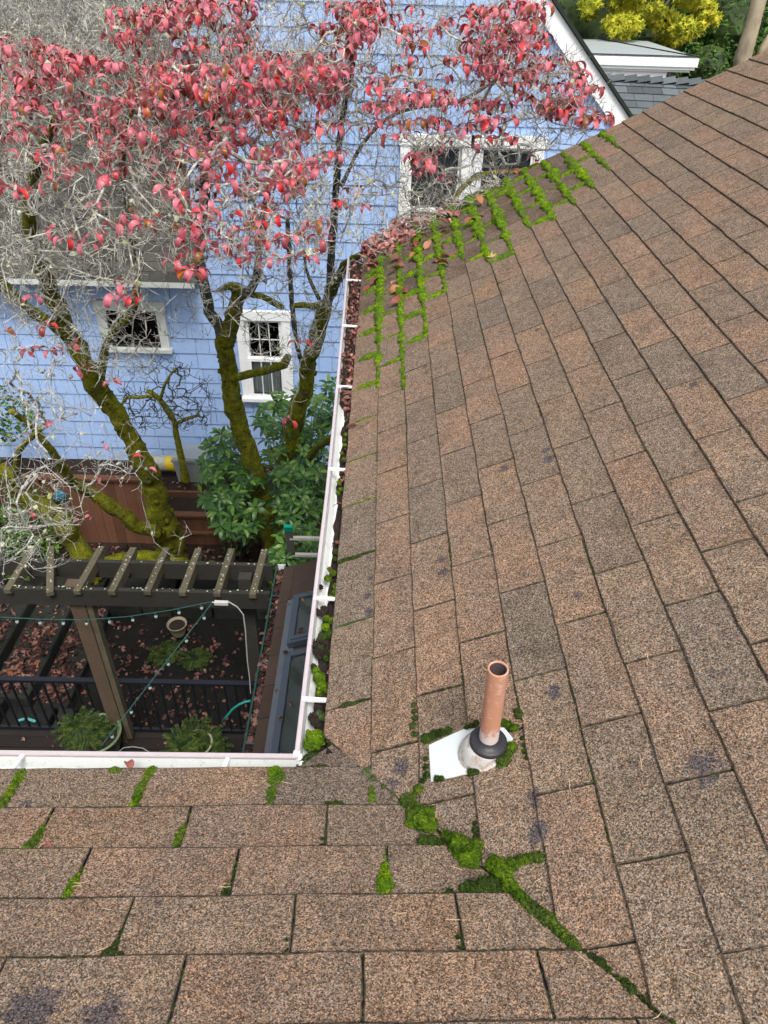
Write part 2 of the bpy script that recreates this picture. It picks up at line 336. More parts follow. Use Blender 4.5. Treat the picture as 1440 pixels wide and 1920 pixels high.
def thing(name, label, cat, group=None, loc=(0, 0, 0), parent=None):
    o = bpy.data.objects.new(name, None); COL.objects.link(o); o.location = loc; o.empty_display_size = 0.1
    o['label'] = label; o['category'] = cat
    if group: o['group'] = group
    return o
def holder(name, parent, **props):
    o = bpy.data.objects.new(name, None); COL.objects.link(o); o.parent = parent
    for k, v in props.items(): o[k] = v
    return o
def rnd_dir(r=rnd):
    while True:
        v = Vector((r.uniform(-1, 1), r.uniform(-1, 1), r.uniform(-1, 1)))
        if 0.05 < v.length < 1: return v.normalized()
def vol(near, far, n, seed, mind):
    """n scattered points in the solid between two matching polygons"""
    r = random.Random(seed); A = [Vector(p) for p in near]; B_ = [Vector(p) for p in far]; tri = [(0, i, i + 1) for i in range(1, len(A) - 1)]
    w_ = [((A[b] - A[a]).cross(A[c] - A[a])).length for a, b, c in tri]; out = []; tries = 0
    while len(out) < n and tries < n * 40:
        tries += 1; a, b, c = r.choices(tri, w_)[0]; u, v = r.random(), r.random()
        if u + v > 1: u, v = 1 - u, 1 - v
        s = r.random(); p = (A[a] + (A[b] - A[a]) * u + (A[c] - A[a]) * v).lerp(B_[a] + (B_[b] - B_[a]) * u + (B_[c] - B_[a]) * v, s)
        if mind and any((p - q_).length < mind for q_ in out): continue
        out.append(p)
    return out
ICO = {}
def ico(sub):
    if sub not in ICO:
        bm = bmesh.new(); bmesh.ops.create_icosphere(bm, subdivisions=sub, radius=1)
        ICO[sub] = ([v.co.copy() for v in bm.verts], [tuple(v.index for v in f.verts) for f in bm.faces]); bm.free()
    return ICO[sub]
def blob(mb, c, n, rx, ry=None, rz=None, along=None, sub=3, rough=0.25, freq=1.0, fuzz=0, fh=0.004):
    """lumpy cushion at c on a surface of normal n"""
    ry = ry or rx; rz = rz or rx * 0.6
    n = Vector(n).normalized(); c = Vector(c)
    x = Vector(along) if along is not None else n.orthogonal(); x = (x - n * x.dot(n)).normalized(); y = n.cross(x)
    vs, fs = ico(sub); out = []; off = Vector((rnd.uniform(-50, 50),) * 3)
    for v in vs:
        k = 1 + rough * (noise.noise(v * 1.6 * freq + off) * 1.3 + 0.55 * noise.noise(v * 4.2 * freq + off) + 0.3 * noise.noise(v * 9 * freq + off))
        out.append(tuple(c + (x * v.x * rx + y * v.y * ry + n * v.z * rz) * k))
    mb.add(out, fs)
    for _ in range(fuzz):
        i = rnd.randrange(len(vs)); v = vs[i]
        if v.z < -0.05: continue
        j = rnd.randrange(3); f = fs[rnd.randrange(len(fs))]
        a, b, cc = [Vector(out[q]) for q in f]
        u1, u2 = rnd.random(), rnd.random()
        if u1 + u2 > 1: u1, u2 = 1 - u1, 1 - u2
        p = a + (b - a) * u1 + (cc - a) * u2
        nn = (b - a).cross(cc - a)
        if nn.length < 1e-12: continue
        nn.normalize()
        if (p - c).dot(n) < 0: continue
        d = (nn + rnd_dir() * 0.55).normalized(); t = d.orthogonal().normalized() * (fh * 0.22)
        t = Matrix.Rotation(rnd.uniform(0, 6.28), 3, d) @ t
        mb.add([tuple(p - t), tuple(p + t), tuple(p + d * fh * rnd.uniform(0.6, 1.3))], [(0, 1, 2)])
def leaf_mesh(name, mat, L=0.1, W=0.05, a0=0.3, a1=-1.9, fold=0.35, n=7, twist=0.0, petiole=0.015, r=rnd):
    """a dogwood-like leaf starting at the origin, running along +x and curling; a0/a1 tangent angles in radians"""
    mb = MB(); p = Vector((0, 0, 0)); vs = []; st = L / n
    if petiole: mb.tube([(0, 0, 0), (petiole, 0, petiole * 0.2)], 0.0012, 3, cap=False); p = Vector((petiole, 0, petiole * 0.2))
    o = len(mb.v)
    for i in range(n + 1):
        s_ = i / n; a = a0 + (a1 - a0) * s_ ** 0.9
        w = W / 2 * (math.sin(math.pi * min(1, s_ ** 0.8)) ** 0.75 if 0 < s_ < 1 else 0.02)
        t = Vector((math.cos(a), 0, math.sin(a))); nn = Vector((-math.sin(a), 0, math.cos(a)))
        side = Vector((0, 1, 0)); tw = twist * s_
        side = side * math.cos(tw) + nn * math.sin(tw); n2 = nn * math.cos(tw) - Vector((0, 1, 0)) * math.sin(tw)
        jit = r.uniform(-0.06, 0.06) * w
        mb.v.append(tuple(p + side * (w + jit) + n2 * w * fold)); mb.v.append(tuple(p)); mb.v.append(tuple(p - side * (w - jit) + n2 * w * fold))
        p = p + t * st
    for i in range(n):
        a = o + i * 3
        mb.f += [(a, a + 1, a + 4, a + 3), (a + 1, a + 2, a + 5, a + 4)]
    me = mb.mesh(name, mat, True); return me
# ================================================================== THE SETTING: ground
def sheet(name, x0, x1, y0, y1, z, mat, nx=2, ny=2, amp=0.0, fr=1.0, **p):
    mb = MB()
    for j in range(ny + 1):
        for i in range(nx + 1):
            x = x0 + (x1 - x0) * i / nx; y = y0 + (y1 - y0) * j / ny
            mb.v.append((x, y, z + amp * noise.noise(Vector((x * fr, y * fr, 3)))))
    for j in range(ny):
        for i in range(nx):
            a = j * (nx + 1) + i; mb.f.append((a, a + 1, a + nx + 2, a + nx + 1))
    return mb.build(name, mat, smooth=amp > 0, kind='structure', **p)
sheet('ground', -150, 150, -60, 240, -6.35, 'soil', 60, 60, 0.05, 0.2)

# ================================================================== OUR HOUSE: two roof slopes meeting in a valley
W = 0.3048
sB, eB, sA, eA, PSI, yA, zA = (0.51544, 0.13015, 0.41483, 0.13316, 0.02818, -0.06696, 0.05057)
nB = math.sqrt(1 + sB * sB); nA = math.sqrt(1 + sA * sA)
class Slope:
    def __init__(s, O, U, Vd): s.O = Vector(O); s.U = Vector(U).normalized(); s.V = Vector(Vd).normalized(); s.N = s.U.cross(s.V).normalized(); s.N *= (1 if s.N.z > 0 else -1)
    def p(s, u, v, h=0.0): return s.O + s.U * u + s.V * v + s.N * h
SB = Slope((0, 0, 0), (0, 1, 0), (1, 0, sB))
cps, sps = math.cos(PSI), math.sin(PSI)
SA = Slope((0, yA, zA), (cps, sps, 0), (sps, -cps, sA))
VD = SA.N.cross(SB.N); VD = VD / VD.x                         # valley direction, x = 1
ya = SA.O.y - (SA.N.x * (0 - SA.O.x) + SA.N.z * (0 - SA.O.z)) / SA.N.y
VO = Vector((0, ya, 0))                                       # valley start on the plane x = 0
def valley_y(x): return VO.y + VD.y * x
RAKE = 4.09; XTOP = 3.0; XLEFT = -2.3; YBACK = -3.4
def clip(poly, fn):
    out = []
    for i in range(len(poly)):
        a, b = poly[i - 1], poly[i]; fa, fb = fn(a), fn(b)
        if (fa >= 0) != (fb >= 0): t = fa / (fa - fb); out.append((a[0] + (b[0] - a[0]) * t, a[1] + (b[1] - a[1]) * t))
        if fb >= 0: out.append(b)
    return out
def clipB(poly):      # (u = y, v up-slope)
    poly = clip(poly, lambda p: p[0] - valley_y(p[1] / nB) - 0.004)
    return clip(poly, lambda p: RAKE - p[0]) if poly else poly
def clipA(poly):      # (u, v) on SA: keep the side in front of the valley
    def f(p):
        w_ = SA.p(p[0], p[1]); return valley_y(w_.x) - w_.y - 0.004 if w_.x > -0.02 else 1.0
    return clip(poly, f) if poly else poly
def area(p): return 0.5 * abs(sum(p[i - 1][0] * p[i][1] - p[i][0] * p[i - 1][1] for i in range(len(p))))
def tab(S, poly, v0, e, r):
    """one shingle tab: a thin tilted slab with a softly broken edge"""
    pts = []
    for i in range(len(poly)):
        a, b = poly[i - 1], poly[i]; d = math.hypot(b[0] - a[0], b[1] - a[1]); n = max(1, int(d / 0.055))
        for k in range(n):
            t = k / n; j = 0.0019 if 0 < k else 0.0010
            pts.append((a[0] + (b[0] - a[0]) * t + r.uniform(-j, j), a[1] + (b[1] - a[1]) * t + r.uniform(-j, j)))
    cx = sum(p[0] for p in pts) / len(pts); cy = sum(p[1] for p in pts) / len(pts)
    lift = r.uniform(0.0, 0.0015); h = lambda v: 0.0088 + lift - (0.0058 + lift) * (v - v0) / e
    n = len(pts); mb = MB()
    for p in pts: mb.v.append(tuple(S.p(p[0], p[1], -0.002)))
    for p in pts: mb.v.append(tuple(S.p(p[0], p[1], h(p[1]) - 0.0018)))
    for p in pts:
        dx, dy = cx - p[0], cy - p[1]; L = math.hypot(dx, dy) or 1; bt = (0.0032 if S is SA else 0.0014) * r.uniform(.6, 1.4) if abs(p[1] - v0) < .004 else 0
        mb.v.append(tuple(S.p(p[0] + dx / L * 0.0024, p[1] + dy / L * 0.0024 + bt, h(p[1]))))
    mb.v.append(tuple(S.p(cx, cy, h(cy) + r.uniform(-0.0006, 0.0008))))
    for i in range(n):
        j = (i + 1) % n
        mb.f += [(i, j, n + j, n + i), (n + i, n + j, 2 * n + j, 2 * n + i), (2 * n + i, 2 * n + j, 3 * n)]
    # orient outward
    a, b, c = [Vector(mb.v[k]) for k in mb.f[2]]
    if (b - a).cross(c - a).dot(S.N) < 0: mb.f = [tuple(reversed(f)) for f in mb.f]
    return mb
TINTS = [(0.228, 0.154, 0.106), (0.222, 0.152, 0.103), (0.208, 0.147, 0.103), (0.226, 0.153, 0.106), (0.195, 0.146, 0.104), (0.182, 0.140, 0.102), (0.21, 0.153, 0.108)]
GREY = (0.165, 0.133, 0.103)
GREYS = [(0.882,2.105,0.455),(1.216,2.593,0.627),(0.817,1.425,0.421),(0.669,1.189,0.345),(0.319,0.845,0.164),(0.048,0.673,0.025),(0.964,1.603,0.497),(0.937,2.1,0.483),(0.518,1.99,0.267),(1.046,1.197,0.539),(0.962,0.346,0.496),(1.063,0.37,0.548),(0.801,0.332,0.413),(0.582,0.245,0.3),(0.574,-0.179,0.296),(0.359,1.63,0.185),(1.162,1.802,0.599),(2.001,4.508,1.031),(1.718,3.321,0.885),(1.36,2.344,0.701),(1.204,1.04,0.62),(0.842,-0.011,0.434),(1.306,1.217,0.673),(0.679,2.2,0.35),(0.086,0.916,0.044),(1.275,1.542,0.657)]
def tint(c, r):
    t = r.choice(TINTS)
    for g in GREYS:
        if (Vector(g) - c).length < 0.075: t = GREY
    if -.12 < c.x < .1 and c.y < .02 and abs(c.y) < .2: t = (0.14, 0.113, 0.09)
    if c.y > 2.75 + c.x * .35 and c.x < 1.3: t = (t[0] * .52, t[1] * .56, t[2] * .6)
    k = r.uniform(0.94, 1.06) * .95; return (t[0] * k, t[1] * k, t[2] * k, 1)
def cam_px(p):
    d = [sum(CAM_R[i][k] * (p[k] - CAM_P[k]) for k in range(3)) for i in range(3)]
    if d[2] < 0.1: return None
    return 720 + CAM_F * d[0] / d[2], 960 - CAM_F * d[1] / d[2], d[2]
house = thing('brown_roofed_house', 'house with a brown asphalt shingle roof, two slopes meeting in a mossy valley', 'house')
tabs = []
r5 = random.Random(11)
for S, e, nn, off, step, cl, k0, k1, tag_ in ((SB, eB, nB, 1.9793, -0.174, clipB, -22, 24, 'B'), (SA, eA, nA, -0.4179, -0.177, clipA, -12, 14, 'A')):
    for row in range(0, 27):
        if tag_ == 'A' and row > 22: break
        o = off + step * row; v0 = row * e - (0.012 if row == 0 else 0); v1 = (row + 1) * e + 0.003
        for k in range(k0, k1):
            uu = o - k * W if tag_ == 'B' else o + k * W
            kerf = r5.uniform(0.0008, 0.0018) if tag_ == 'B' else r5.uniform(0.0010, 0.0020)
            u0, u1 = uu + kerf, uu + W - kerf
            if tag_ == 'A' and (u1 < XLEFT): continue
            poly = cl([(u0, v0 + r5.uniform(-.0015, .0015)), (u1, v0 + r5.uniform(-.0015, .0015)), (u1, v1), (u0, v1)])
            if not poly or area(poly) < 2e-4: continue
            c = S.p((min(p[0] for p in poly) + max(p[0] for p in poly)) / 2, v0 + e / 2)
            if c.x > XTOP or c.y < YBACK + 0.2: continue
            px = cam_px(c); vis = 0
            if px and -120 < px[0] < 1560 and -60 < px[1] < 2080: vis = area(poly) / px[2] ** 2
            tabs.append((vis, S, poly, v0, e, tag_, c))
tabs.sort(key=lambda t: -t[0])
slopeB = holder('roof_slope', house, label='long slope of brown shingles rising to the right of the leaf-filled gutter')
slopeA = holder('roof_slope', house, label='near slope of brown shingles along the bottom of the photo')
rest = {'A': MB(), 'B': MB()}
for i, (vis, S, poly, v0, e, tg, c) in enumerate(tabs):
    mb = tab(S, poly, v0, e, r5)
    if i < 300 and vis > 0:
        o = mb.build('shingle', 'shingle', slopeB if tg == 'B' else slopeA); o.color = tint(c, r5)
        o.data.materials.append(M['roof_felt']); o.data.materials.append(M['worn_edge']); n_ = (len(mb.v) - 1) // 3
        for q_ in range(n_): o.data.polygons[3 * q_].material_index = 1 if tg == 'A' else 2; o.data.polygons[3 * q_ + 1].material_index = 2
    else: rest[tg].add(mb.v, mb.f)
for tg, par in (('A', slopeA), ('B', slopeB)):
    if rest[tg].v:
        o = rest[tg].build('far_shingles', 'shingle', par, kind='stuff'); o.color = (0.215, 0.152, 0.107, 1)
cf = MB(); c3 = [Vector(p) for p in [(-0.077,-0.07,0.057),(0.043,-0.08,0.063),(0.083,-0.043,0.048),(0.052,-0.003,0.033),(0.012,0.037,0.012),(-0.02,0.017,0.006)]]
tmp = c3[0]
def quad3(mb, pts, th):
    n = len(pts); d = Vector((0, 0, -th)); mb.add([tuple(p) for p in pts] + [tuple(Vector(p) + d) for p in pts],
        [tuple(range(n)), tuple(range(2 * n - 1, n - 1, -1))] + [(i, i + n, (i + 1) % n + n, (i + 1) % n) for i in range(n)])
quad3(cf, c3, .005); o = cf.build('shingle', 'shingle', slopeA); o.color = (0.135, 0.108, 0.085, 1)
# decking under the shingles
def quad3(mb, pts, th):
    n = len(pts); d = Vector((0, 0, -th)); mb.add([tuple(p) for p in pts] + [tuple(Vector(p) + d) for p in pts],
        [tuple(range(n)), tuple(range(2 * n - 1, n - 1, -1))] + [(i, i + n, (i + 1) % n + n, (i + 1) % n) for i in range(n)])
vx = lambda x: Vector((x, valley_y(x), sB * x))
xe = (YBACK - VO.y) / VD.y
mb = MB(); quad3(mb, [Vector((0.012, 0.0, 0.0)) + SB.N * 0.0, Vector((0.012, RAKE - 0.01, 0.006)), Vector((XTOP, RAKE - 0.01, sB * XTOP)), vx(XTOP), vx(0.012)], 0.03)
mb.build('roof_deck', 'roof_felt', slopeB)
p0 = SA.p(XLEFT, 0.0); pe = SA.p(-0.005, 0.012)
mb = MB(); vmax = 3.2
q0 = SA.p(XLEFT, 0.012); q1 = SA.p(XLEFT, vmax)
quad3(mb, [q0, q1, SA.p(3.0, vmax), vx(2.9), vx(0.0), pe], 0.03)
mb.build('roof_deck', 'roof_felt', slopeA)
# metal rake edge, fascia and the walls below the eaves
mb = MB(); mb.bar((0.04, RAKE - 0.012, -0.075), (XTOP, RAKE - 0.012, sB * XTOP - 0.095), 0.022, 0.12, up=(-sB, 0, 1)); mb.build('rake_board', 'white_paint_old', house)
mb = MB(); mb.box(0.05, 0.07, 0.05, RAKE - 0.02, -0.16, 0.0); mb.box(XLEFT, 0.05, -0.13, -0.11, -0.16, 0.02); mb.build('fascia', 'white_paint_old', house)
mb = MB(); mb.box(0.30, 0.45, -0.3, RAKE - 0.25, -6.3, 0.1); mb.box(XLEFT - 2.5, 0.30, -0.5, -0.35, -6.3, 0.12); mb.box(0.45, XTOP, RAKE - 0.4, RAKE - 0.25, -6.3, 0.2); mb.build('wall', 'white_paint_old', house)
mb = MB(); mb.box(0.07, 0.30, -0.2, RAKE - 0.02, -0.10, -0.08); mb.box(XLEFT, 0.05, -0.36, -0.13, -0.10, -0.08); mb.build('soffit', 'white_paint_old', house)

# ------------------------------------------------------------------ gutters
gx0 = -0.084
gut = thing('roof_gutter', 'long white gutter running away along the eave, packed with leaves, moss and dirt', 'gutter', 'gutters along the eaves')
mb = MB(); mb.prism([(gx0 + .012, -.004), (gx0 + .018, -.05), (gx0 + .034, -.078), (gx0 + .032, -.081), (gx0 + .015, -.052), (gx0 + .008, -.004)], 1, 0.012, 3.92)   # front wall
tro = mb; tro.box(gx0 + .033, .045, -.105, 3.92, -.081, -.078); tro.box(.040, .0425, -.105, 3.92, -.078, -.004); tro.box(gx0 + .02, .045, 3.92, 3.923, -.081, -.004)
# the far part is bent outwards a little, as the old gutter is
def bend(mb):
    mb.v = [(x - 0.0105 * max(0.0, y - 1.2) ** 1.25 * (1 if x < -0.01 else 0.25) + .0016 * noise.noise(Vector((0, y * 2.3, 1))), y, z + .002 * noise.noise(Vector((0, y * 2, 7)))) for x, y, z in mb.v]
def cutlong(prof_fn, ys):
    pass
def long_strip(prof, ys):
    mb = MB(); n = len(prof)
    for y in ys:
        for a, b in prof: mb.v.append((a, y, b))
    for i in range(len(ys) - 1):
        for k in range(n):
            a = i * n + k; b = i * n + (k + 1) % n; mb.f.append((a, b, b + n, a + n))
    mb.f += [tuple(reversed(range(n))), tuple((len(ys) - 1) * n + k for k in range(n))]
    return mb
ys = [0.012 + 3.9 * i / 40 for i in range(41)]
mb = long_strip([(gx0 + .012, -.006), (gx0 + .016, -.05), (gx0 + .034, -.078), (.040, -.078), (.040, -.004), (.0425, -.004), (.0425, -.081), (gx0 + .031, -.081), (gx0 + .012, -.052), (gx0 + .009, -.006)], ys)
bend(mb); mb.build('trough', 'gutter_inside', gut)
mb = long_strip([(gx0, -.012), (gx0, .001), (gx0 + .002, .003), (gx0 + .012, .003), (gx0 + .0135, .0005), (gx0 + .0135, -.006), (gx0 + .0085, -.006)], ys); bend(mb); mb.build('lip', 'gutter_lip', gut)
def bx_(y): return gx0 - 0.0105 * max(0.0, y - 1.2) ** 1.25
for y in (0.185, 0.585, 1.325, 2.03, 2.75, 3.47):
    mb = MB(); mb.prism([(bx_(y) + .004, -.004), (bx_(y) + .004, .0045), (bx_(y) + .012, .0055), (0.012, .0), (0.012, -.006)], 1, y, y + .011)
    mb.build('hanger', 'gutter_white', gut)
mb = MB()
for c_ in ((gx0 + .012, .012, -.004), (gx0 + .02, .004, -.02), (gx0 + .006, .018, .0)): blob(mb, c_, (0, 0, 1), 0.011, sub=2, rough=.5)
mb.build('sealant', 'gutter_white', gut, smooth=True)
gut2 = thing('roof_gutter', 'white gutter across the photo above the patio, clean inside with two straps', 'gutter', 'gutters along the eaves')
gy = 0.005
xs = [XLEFT + (gx0 + .012 - XLEFT) * i / 20 for i in range(21)]
def long_x(prof, xs):
    mb = MB(); n = len(prof)
    for x in xs:
        for a, b in prof: mb.v.append((x, a + 0.012 * (x - gx0) * 0.6, b))
    for i in range(len(xs) - 1):
        for k in range(n):
            a = i * n + k; b = i * n + (k + 1) % n; mb.f.append((b, a, a + n, b + n))
    mb.f += [tuple(range(n)), tuple(reversed([(len(xs) - 1) * n + k for k in range(n)]))]
    return mb
mb = long_x([(gy, -.006), (gy - .004, -.05), (gy - .022, -.078), (-.105, -.078), (-.105, .01), (-.1075, .01), (-.1075, -.081), (gy - .02, -.081), (gy - .0, -.052), (gy + .003, -.006)], xs)
mb.build('trough', 'gutter_inside', gut2)
mb = long_x([(gy + .012, -.012), (gy + .012, .001), (gy + .010, .003), (gy, .003), (gy - .0015, .0005), (gy - .0015, -.006), (gy + .0035, -.006)], xs); mb.build('lip', 'gutter_lip', gut2)
for x in (-0.253, -0.775, -1.3):
    mb = MB(); mb.bar((x, gy - .004, -.002), (x - .012, -.1, .016), .011, .006); mb.build('hanger', 'gutter_white', gut2)

# dirt and leaves lying in the long gutter
def gx_left(y):      # where the dirt meets the gutter's front wall
    base = -0.052 + 0.012 * noise.noise(Vector((y * 9, 1, 5))) + 0.008 * noise.noise(Vector((y * 31, 2, 5)))
    if y > 1.95: base = -0.066
    elif y > 0.62: base += 0.010
    return base + (bx_(y) - gx0) * 0.9
mb = MB(); NX, NY = 12, 420
for j in range(NY + 1):
    y = -0.09 + 3.98 * j / NY; xl = gx_left(y)
    for i in range(NX + 1):
        t = i / NX; x = xl + (0.038 - xl) * t
        z = -0.046 + 0.022 * noise.noise(Vector((x * 30, y * 14, 0))) + 0.010 * noise.noise(Vector((x * 90, y * 90, 3))) + (-0.03 if i == 0 else 0) + (0.022 if y > 1.95 else 0)
        mb.v.append((x, y, z))
for j in range(NY):
    for i in range(NX):
        a = j * (NX + 1) + i; mb.f.append((a, a + 1, a + NX + 2, a + NX + 1))
mb.build('gutter_dirt', 'soil_dark', smooth=True, kind='stuff', label='black wet dirt filling the bottom of the long gutter', category='dirt')
def place_leaf_mesh(mb, me_vf, p, rot, s):
    vs, fs = me_vf; mb.add([tuple(Vector(p) + rot @ (Vector(v) * s)) for v in vs], fs)
def vf(me): return [v.co.copy() for v in me.vertices], [tuple(p.vertices) for p in me.polygons]
LITV = [vf(leaf_mesh('leaf', 'litter', 0.085, 0.045, rnd.uniform(-.3, .6), rnd.uniform(-2.2, -0.4), rnd.uniform(0.1, .6), 4, rnd.uniform(-1, 1), 0)) for _ in range(6)]
def rrot(tilt=0.6, r=rnd):
    return Matrix.Rotation(r.uniform(0, 6.283), 3, 'Z') @ Matrix.Rotation(r.gauss(0, tilt), 3, 'X') @ Matrix.Rotation(r.gauss(0, tilt), 3, 'Y')
mb = MB()
for k in range(620):
    y = rnd.uniform(1.78, 3.9) if k < 560 else rnd.uniform(0.15, 1.8); xl = gx_left(y)
    if k >= 560 and rnd.random() < .6: continue
    place_leaf_mesh(mb, rnd.choice(LITV), (rnd.uniform(xl + .012, 0.018), y, rnd.uniform(-.032, -.006) - (0.02 if k >= 560 else 0)), rrot(.7), rnd.uniform(.3, .52))
mb.build('gutter_leaves', 'litter_gutter', smooth=True, kind='stuff', label='heap of curled brown and pink leaves filling the far half of the long gutter', category='leaves')

# ------------------------------------------------------------------ vent pipe with its flashing
pc = Vector((0.383,-0.108,0.197)); pc.x += .0
vp = thing('vent_pipe', 'copper coloured vent pipe standing on a white flashing with a black rubber collar', 'pipe')
top = Vector((0.386,-0.062,0.425))
mb = MB()
fl = [Vector(p) for p in [(0.253,-0.145,0.142),(0.252,-0.048,0.142),(0.301,-0.037,0.167),(0.336,-0.031,0.185),(0.421,-0.058,0.229),(0.436,-0.093,0.237),(0.426,-0.111,0.231),(0.391,-0.149,0.213),(0.372,-0.154,0.204),(0.322,-0.149,0.178),(0.304,-0.149,0.169)]]
quad3(mb, fl, 0.003); mb.build('flashing', 'flashing', vp)
BN = SB.N
axis = Vector((0, 0, 1))
base = SB.p(pc.y, pc.x * nB, 0.013)
cc_ = Vector((0.364,-0.099,0.2))
cone = MB(); n = 36; prof = [(0.055, 0.0, 0), (0.053, 0.003, 0), (0.050, 0.010, .2), (0.046, 0.020, .6), (0.0405, 0.031, 1), (0.030, 0.0335, 1)]
for r, h, k in prof:
    for i in range(n):
        a = 2 * math.pi * i / n
        flat = cc_ + (SB.U * math.cos(a) + SB.V * math.sin(a)) * r + BN * (h * .9)
        hor = Vector((base.x + math.sin(a) * r, base.y + math.cos(a) * r, base.z + h + 0.004))
        cone.v.append(tuple(flat.lerp(hor, k)))
for j in range(len(prof) - 1):
    for i in range(n):
        a = j * n + i; b = j * n + (i + 1) % n; cone.f.append((b, a, a + n, b + n))
cone.build('cone', 'flashing_cone', vp, smooth=True)
mb = MB(); zc = base.z + 0.031
mb.lathe([(0.0405, zc - .003), (0.0425, zc), (0.0425, zc + .007), (0.036, zc + .011), (0.026, zc + .012), (0.0235, zc + .020), (0.0205, zc + .023), (0.018, zc + .022)], (base.x, base.y, 0), 32)
mb.v = [(x, y, z) for x, y, z in mb.v]; mb.build('rubber_collar', 'rubber', vp, smooth=True)
H = 0.255
po = MB(); R0 = 0.0216
po.lathe([(R0, 0), (R0, H * .25), (R0 * 1.005, H * .5), (R0, H * .75), (R0 * 1.01, H - .004), (R0, H - .001), (R0 * .97, H), (R0 * .84, H), (R0 * .82, H - .003)], (0, 0, 0), 40)
pp = po.build('pipe', 'copper_pipe', vp, smooth=True); pp.location = (base.x, base.y, base.z + 0.028)
po = MB(); po.lathe([(R0 * .82, H - .003), (R0 * .80, 0.02)], (0, 0, 0), 40); pi_ = po.build('pipe_bore', 'pipe_inside', vp, smooth=True); pi_.location = pp.location; pp.rotation_euler = pi_.rotation_euler = (0.0, -0.028, 0.0)

# ------------------------------------------------------------------ moss
G_M = 'moss growing on the brown shingles'
def moss(mb, mat, label, cat='moss', group=G_M):
    o = mb.build('moss_clump', mat, smooth=True, label=label, category=cat, group=group); return o
ORD = ['first', 'second', 'third', 'fourth', 'fifth', 'sixth', 'seventh', 'eighth', 'ninth', 'tenth', 'eleventh', 'twelfth', 'thirteenth', 'fourteenth']
ystart = [1.93, 1.80, 2.27, 2.70, 3.02, 2.78, 2.83, 3.02, 2.98, 3.04, 3.17, 3.32, 3.62]
rm = random.Random(5)
offB, stB = 1.9793, -0.174
for i, y0 in enumerate(ystart):
    line = i + 1; v = line * eB; mb = MB(); y = y0
    big = 1.0 if line not in (2,) else 0.9
    while y < RAKE - 0.03:
        t = (y - y0) / (RAKE - y0)
        r = rm.uniform(0.014, 0.029) * big * (0.55 + 0.75 * min(1, t * 2.5))
        if line >= 12: r *= .6
        L = rm.uniform(0.8, 1.3)
        if rm.random() < .34: r *= .5; L = 1.6
        elif rm.random() < .2: r *= 1.3; L = 1.0
        blob(mb, SB.p(y, v - 0.004 + rm.uniform(-.003, .003), 0.006), SB.N, r * L, r, r * .8, along=SB.U, sub=3, rough=.22, fuzz=110, fh=.0035)
        y += r * L * rm.uniform(1.35, 1.9)
    # fingers down the joints of the course below this line
    row = line - 1
    for k in range(-18, 10):
        yy = offB + stB * row - k * W
        if y0 - 0.08 < yy < RAKE - .03 and rm.random() < (0.88 if line < 11 else .4):
            n = 9; fat = rm.uniform(0.55, 1.05) if rm.random() < .75 else .35; cov = rm.uniform(.75, 1.0)
            for j in range(n):
                t = j / (n - 1) * cov
                r = 0.023 * fat * (0.28 + 0.95 * math.sin(math.pi * min(1, .15 + t * .8)) ** 1.4)
                blob(mb, SB.p(yy + rm.uniform(-.002, .002), v - eB * t, 0.004), SB.N, r, max(.0105, r * 1.1), r * .85, along=SB.U, sub=2, rough=.2, fuzz=45, fh=.003)
    moss(mb, 'moss', 'string of bright green moss cushions on the %s shingle course line from the long gutter' % ORD[i])
mbh = MB()
# single fingers growing in from the long eave, row one joints
names = ['beside the valley foot', 'second up from the valley foot', 'third up from the valley foot', 'fourth up from the valley foot', 'fifth up from the valley foot', 'sixth up from the valley foot', 'seventh up from the valley foot', 'just below the lattice of moss']
spec = {7: (.95, .6, 0.0), 6: (.45, .4, .0), 5: (.8, .8, 0), 4: (.9, 0.6, 0), 3: (.95, .5, .0), 2: (1.0, 1.0, 0), 1: (.8, .55, 0), 0: (.75, .7, 0)}
idx = 0
for k in range(6, -1, -1):
    yy = offB - k * W
    if yy < 0.1: continue
    L_, fat, _ = spec[idx if idx in spec else 0]; mb = MB(); n = 12
    for j in range(n):
        t = j / (n - 1) * L_
        if idx == 0: t = .35 + t * .75
        r = 0.0105 * fat * (1.15 - .75 * j / (n - 1)) * (1.1 if j < 7 else .85)
        blob(mb, SB.p(yy + .002 * math.sin(j), t * eB, .004), SB.N, r, .009 if r > .004 else .006, r * .9, along=SB.U, sub=3 if idx < 4 else 2, rough=.2, fuzz=160, fh=.003)
    moss(mb, ['moss_dark', 'moss_grey', 'moss_dark', 'moss', 'moss', 'moss', 'moss'][idx % 7], 'thin finger of moss in the eave course joint, ' + names[idx]); idx += 1
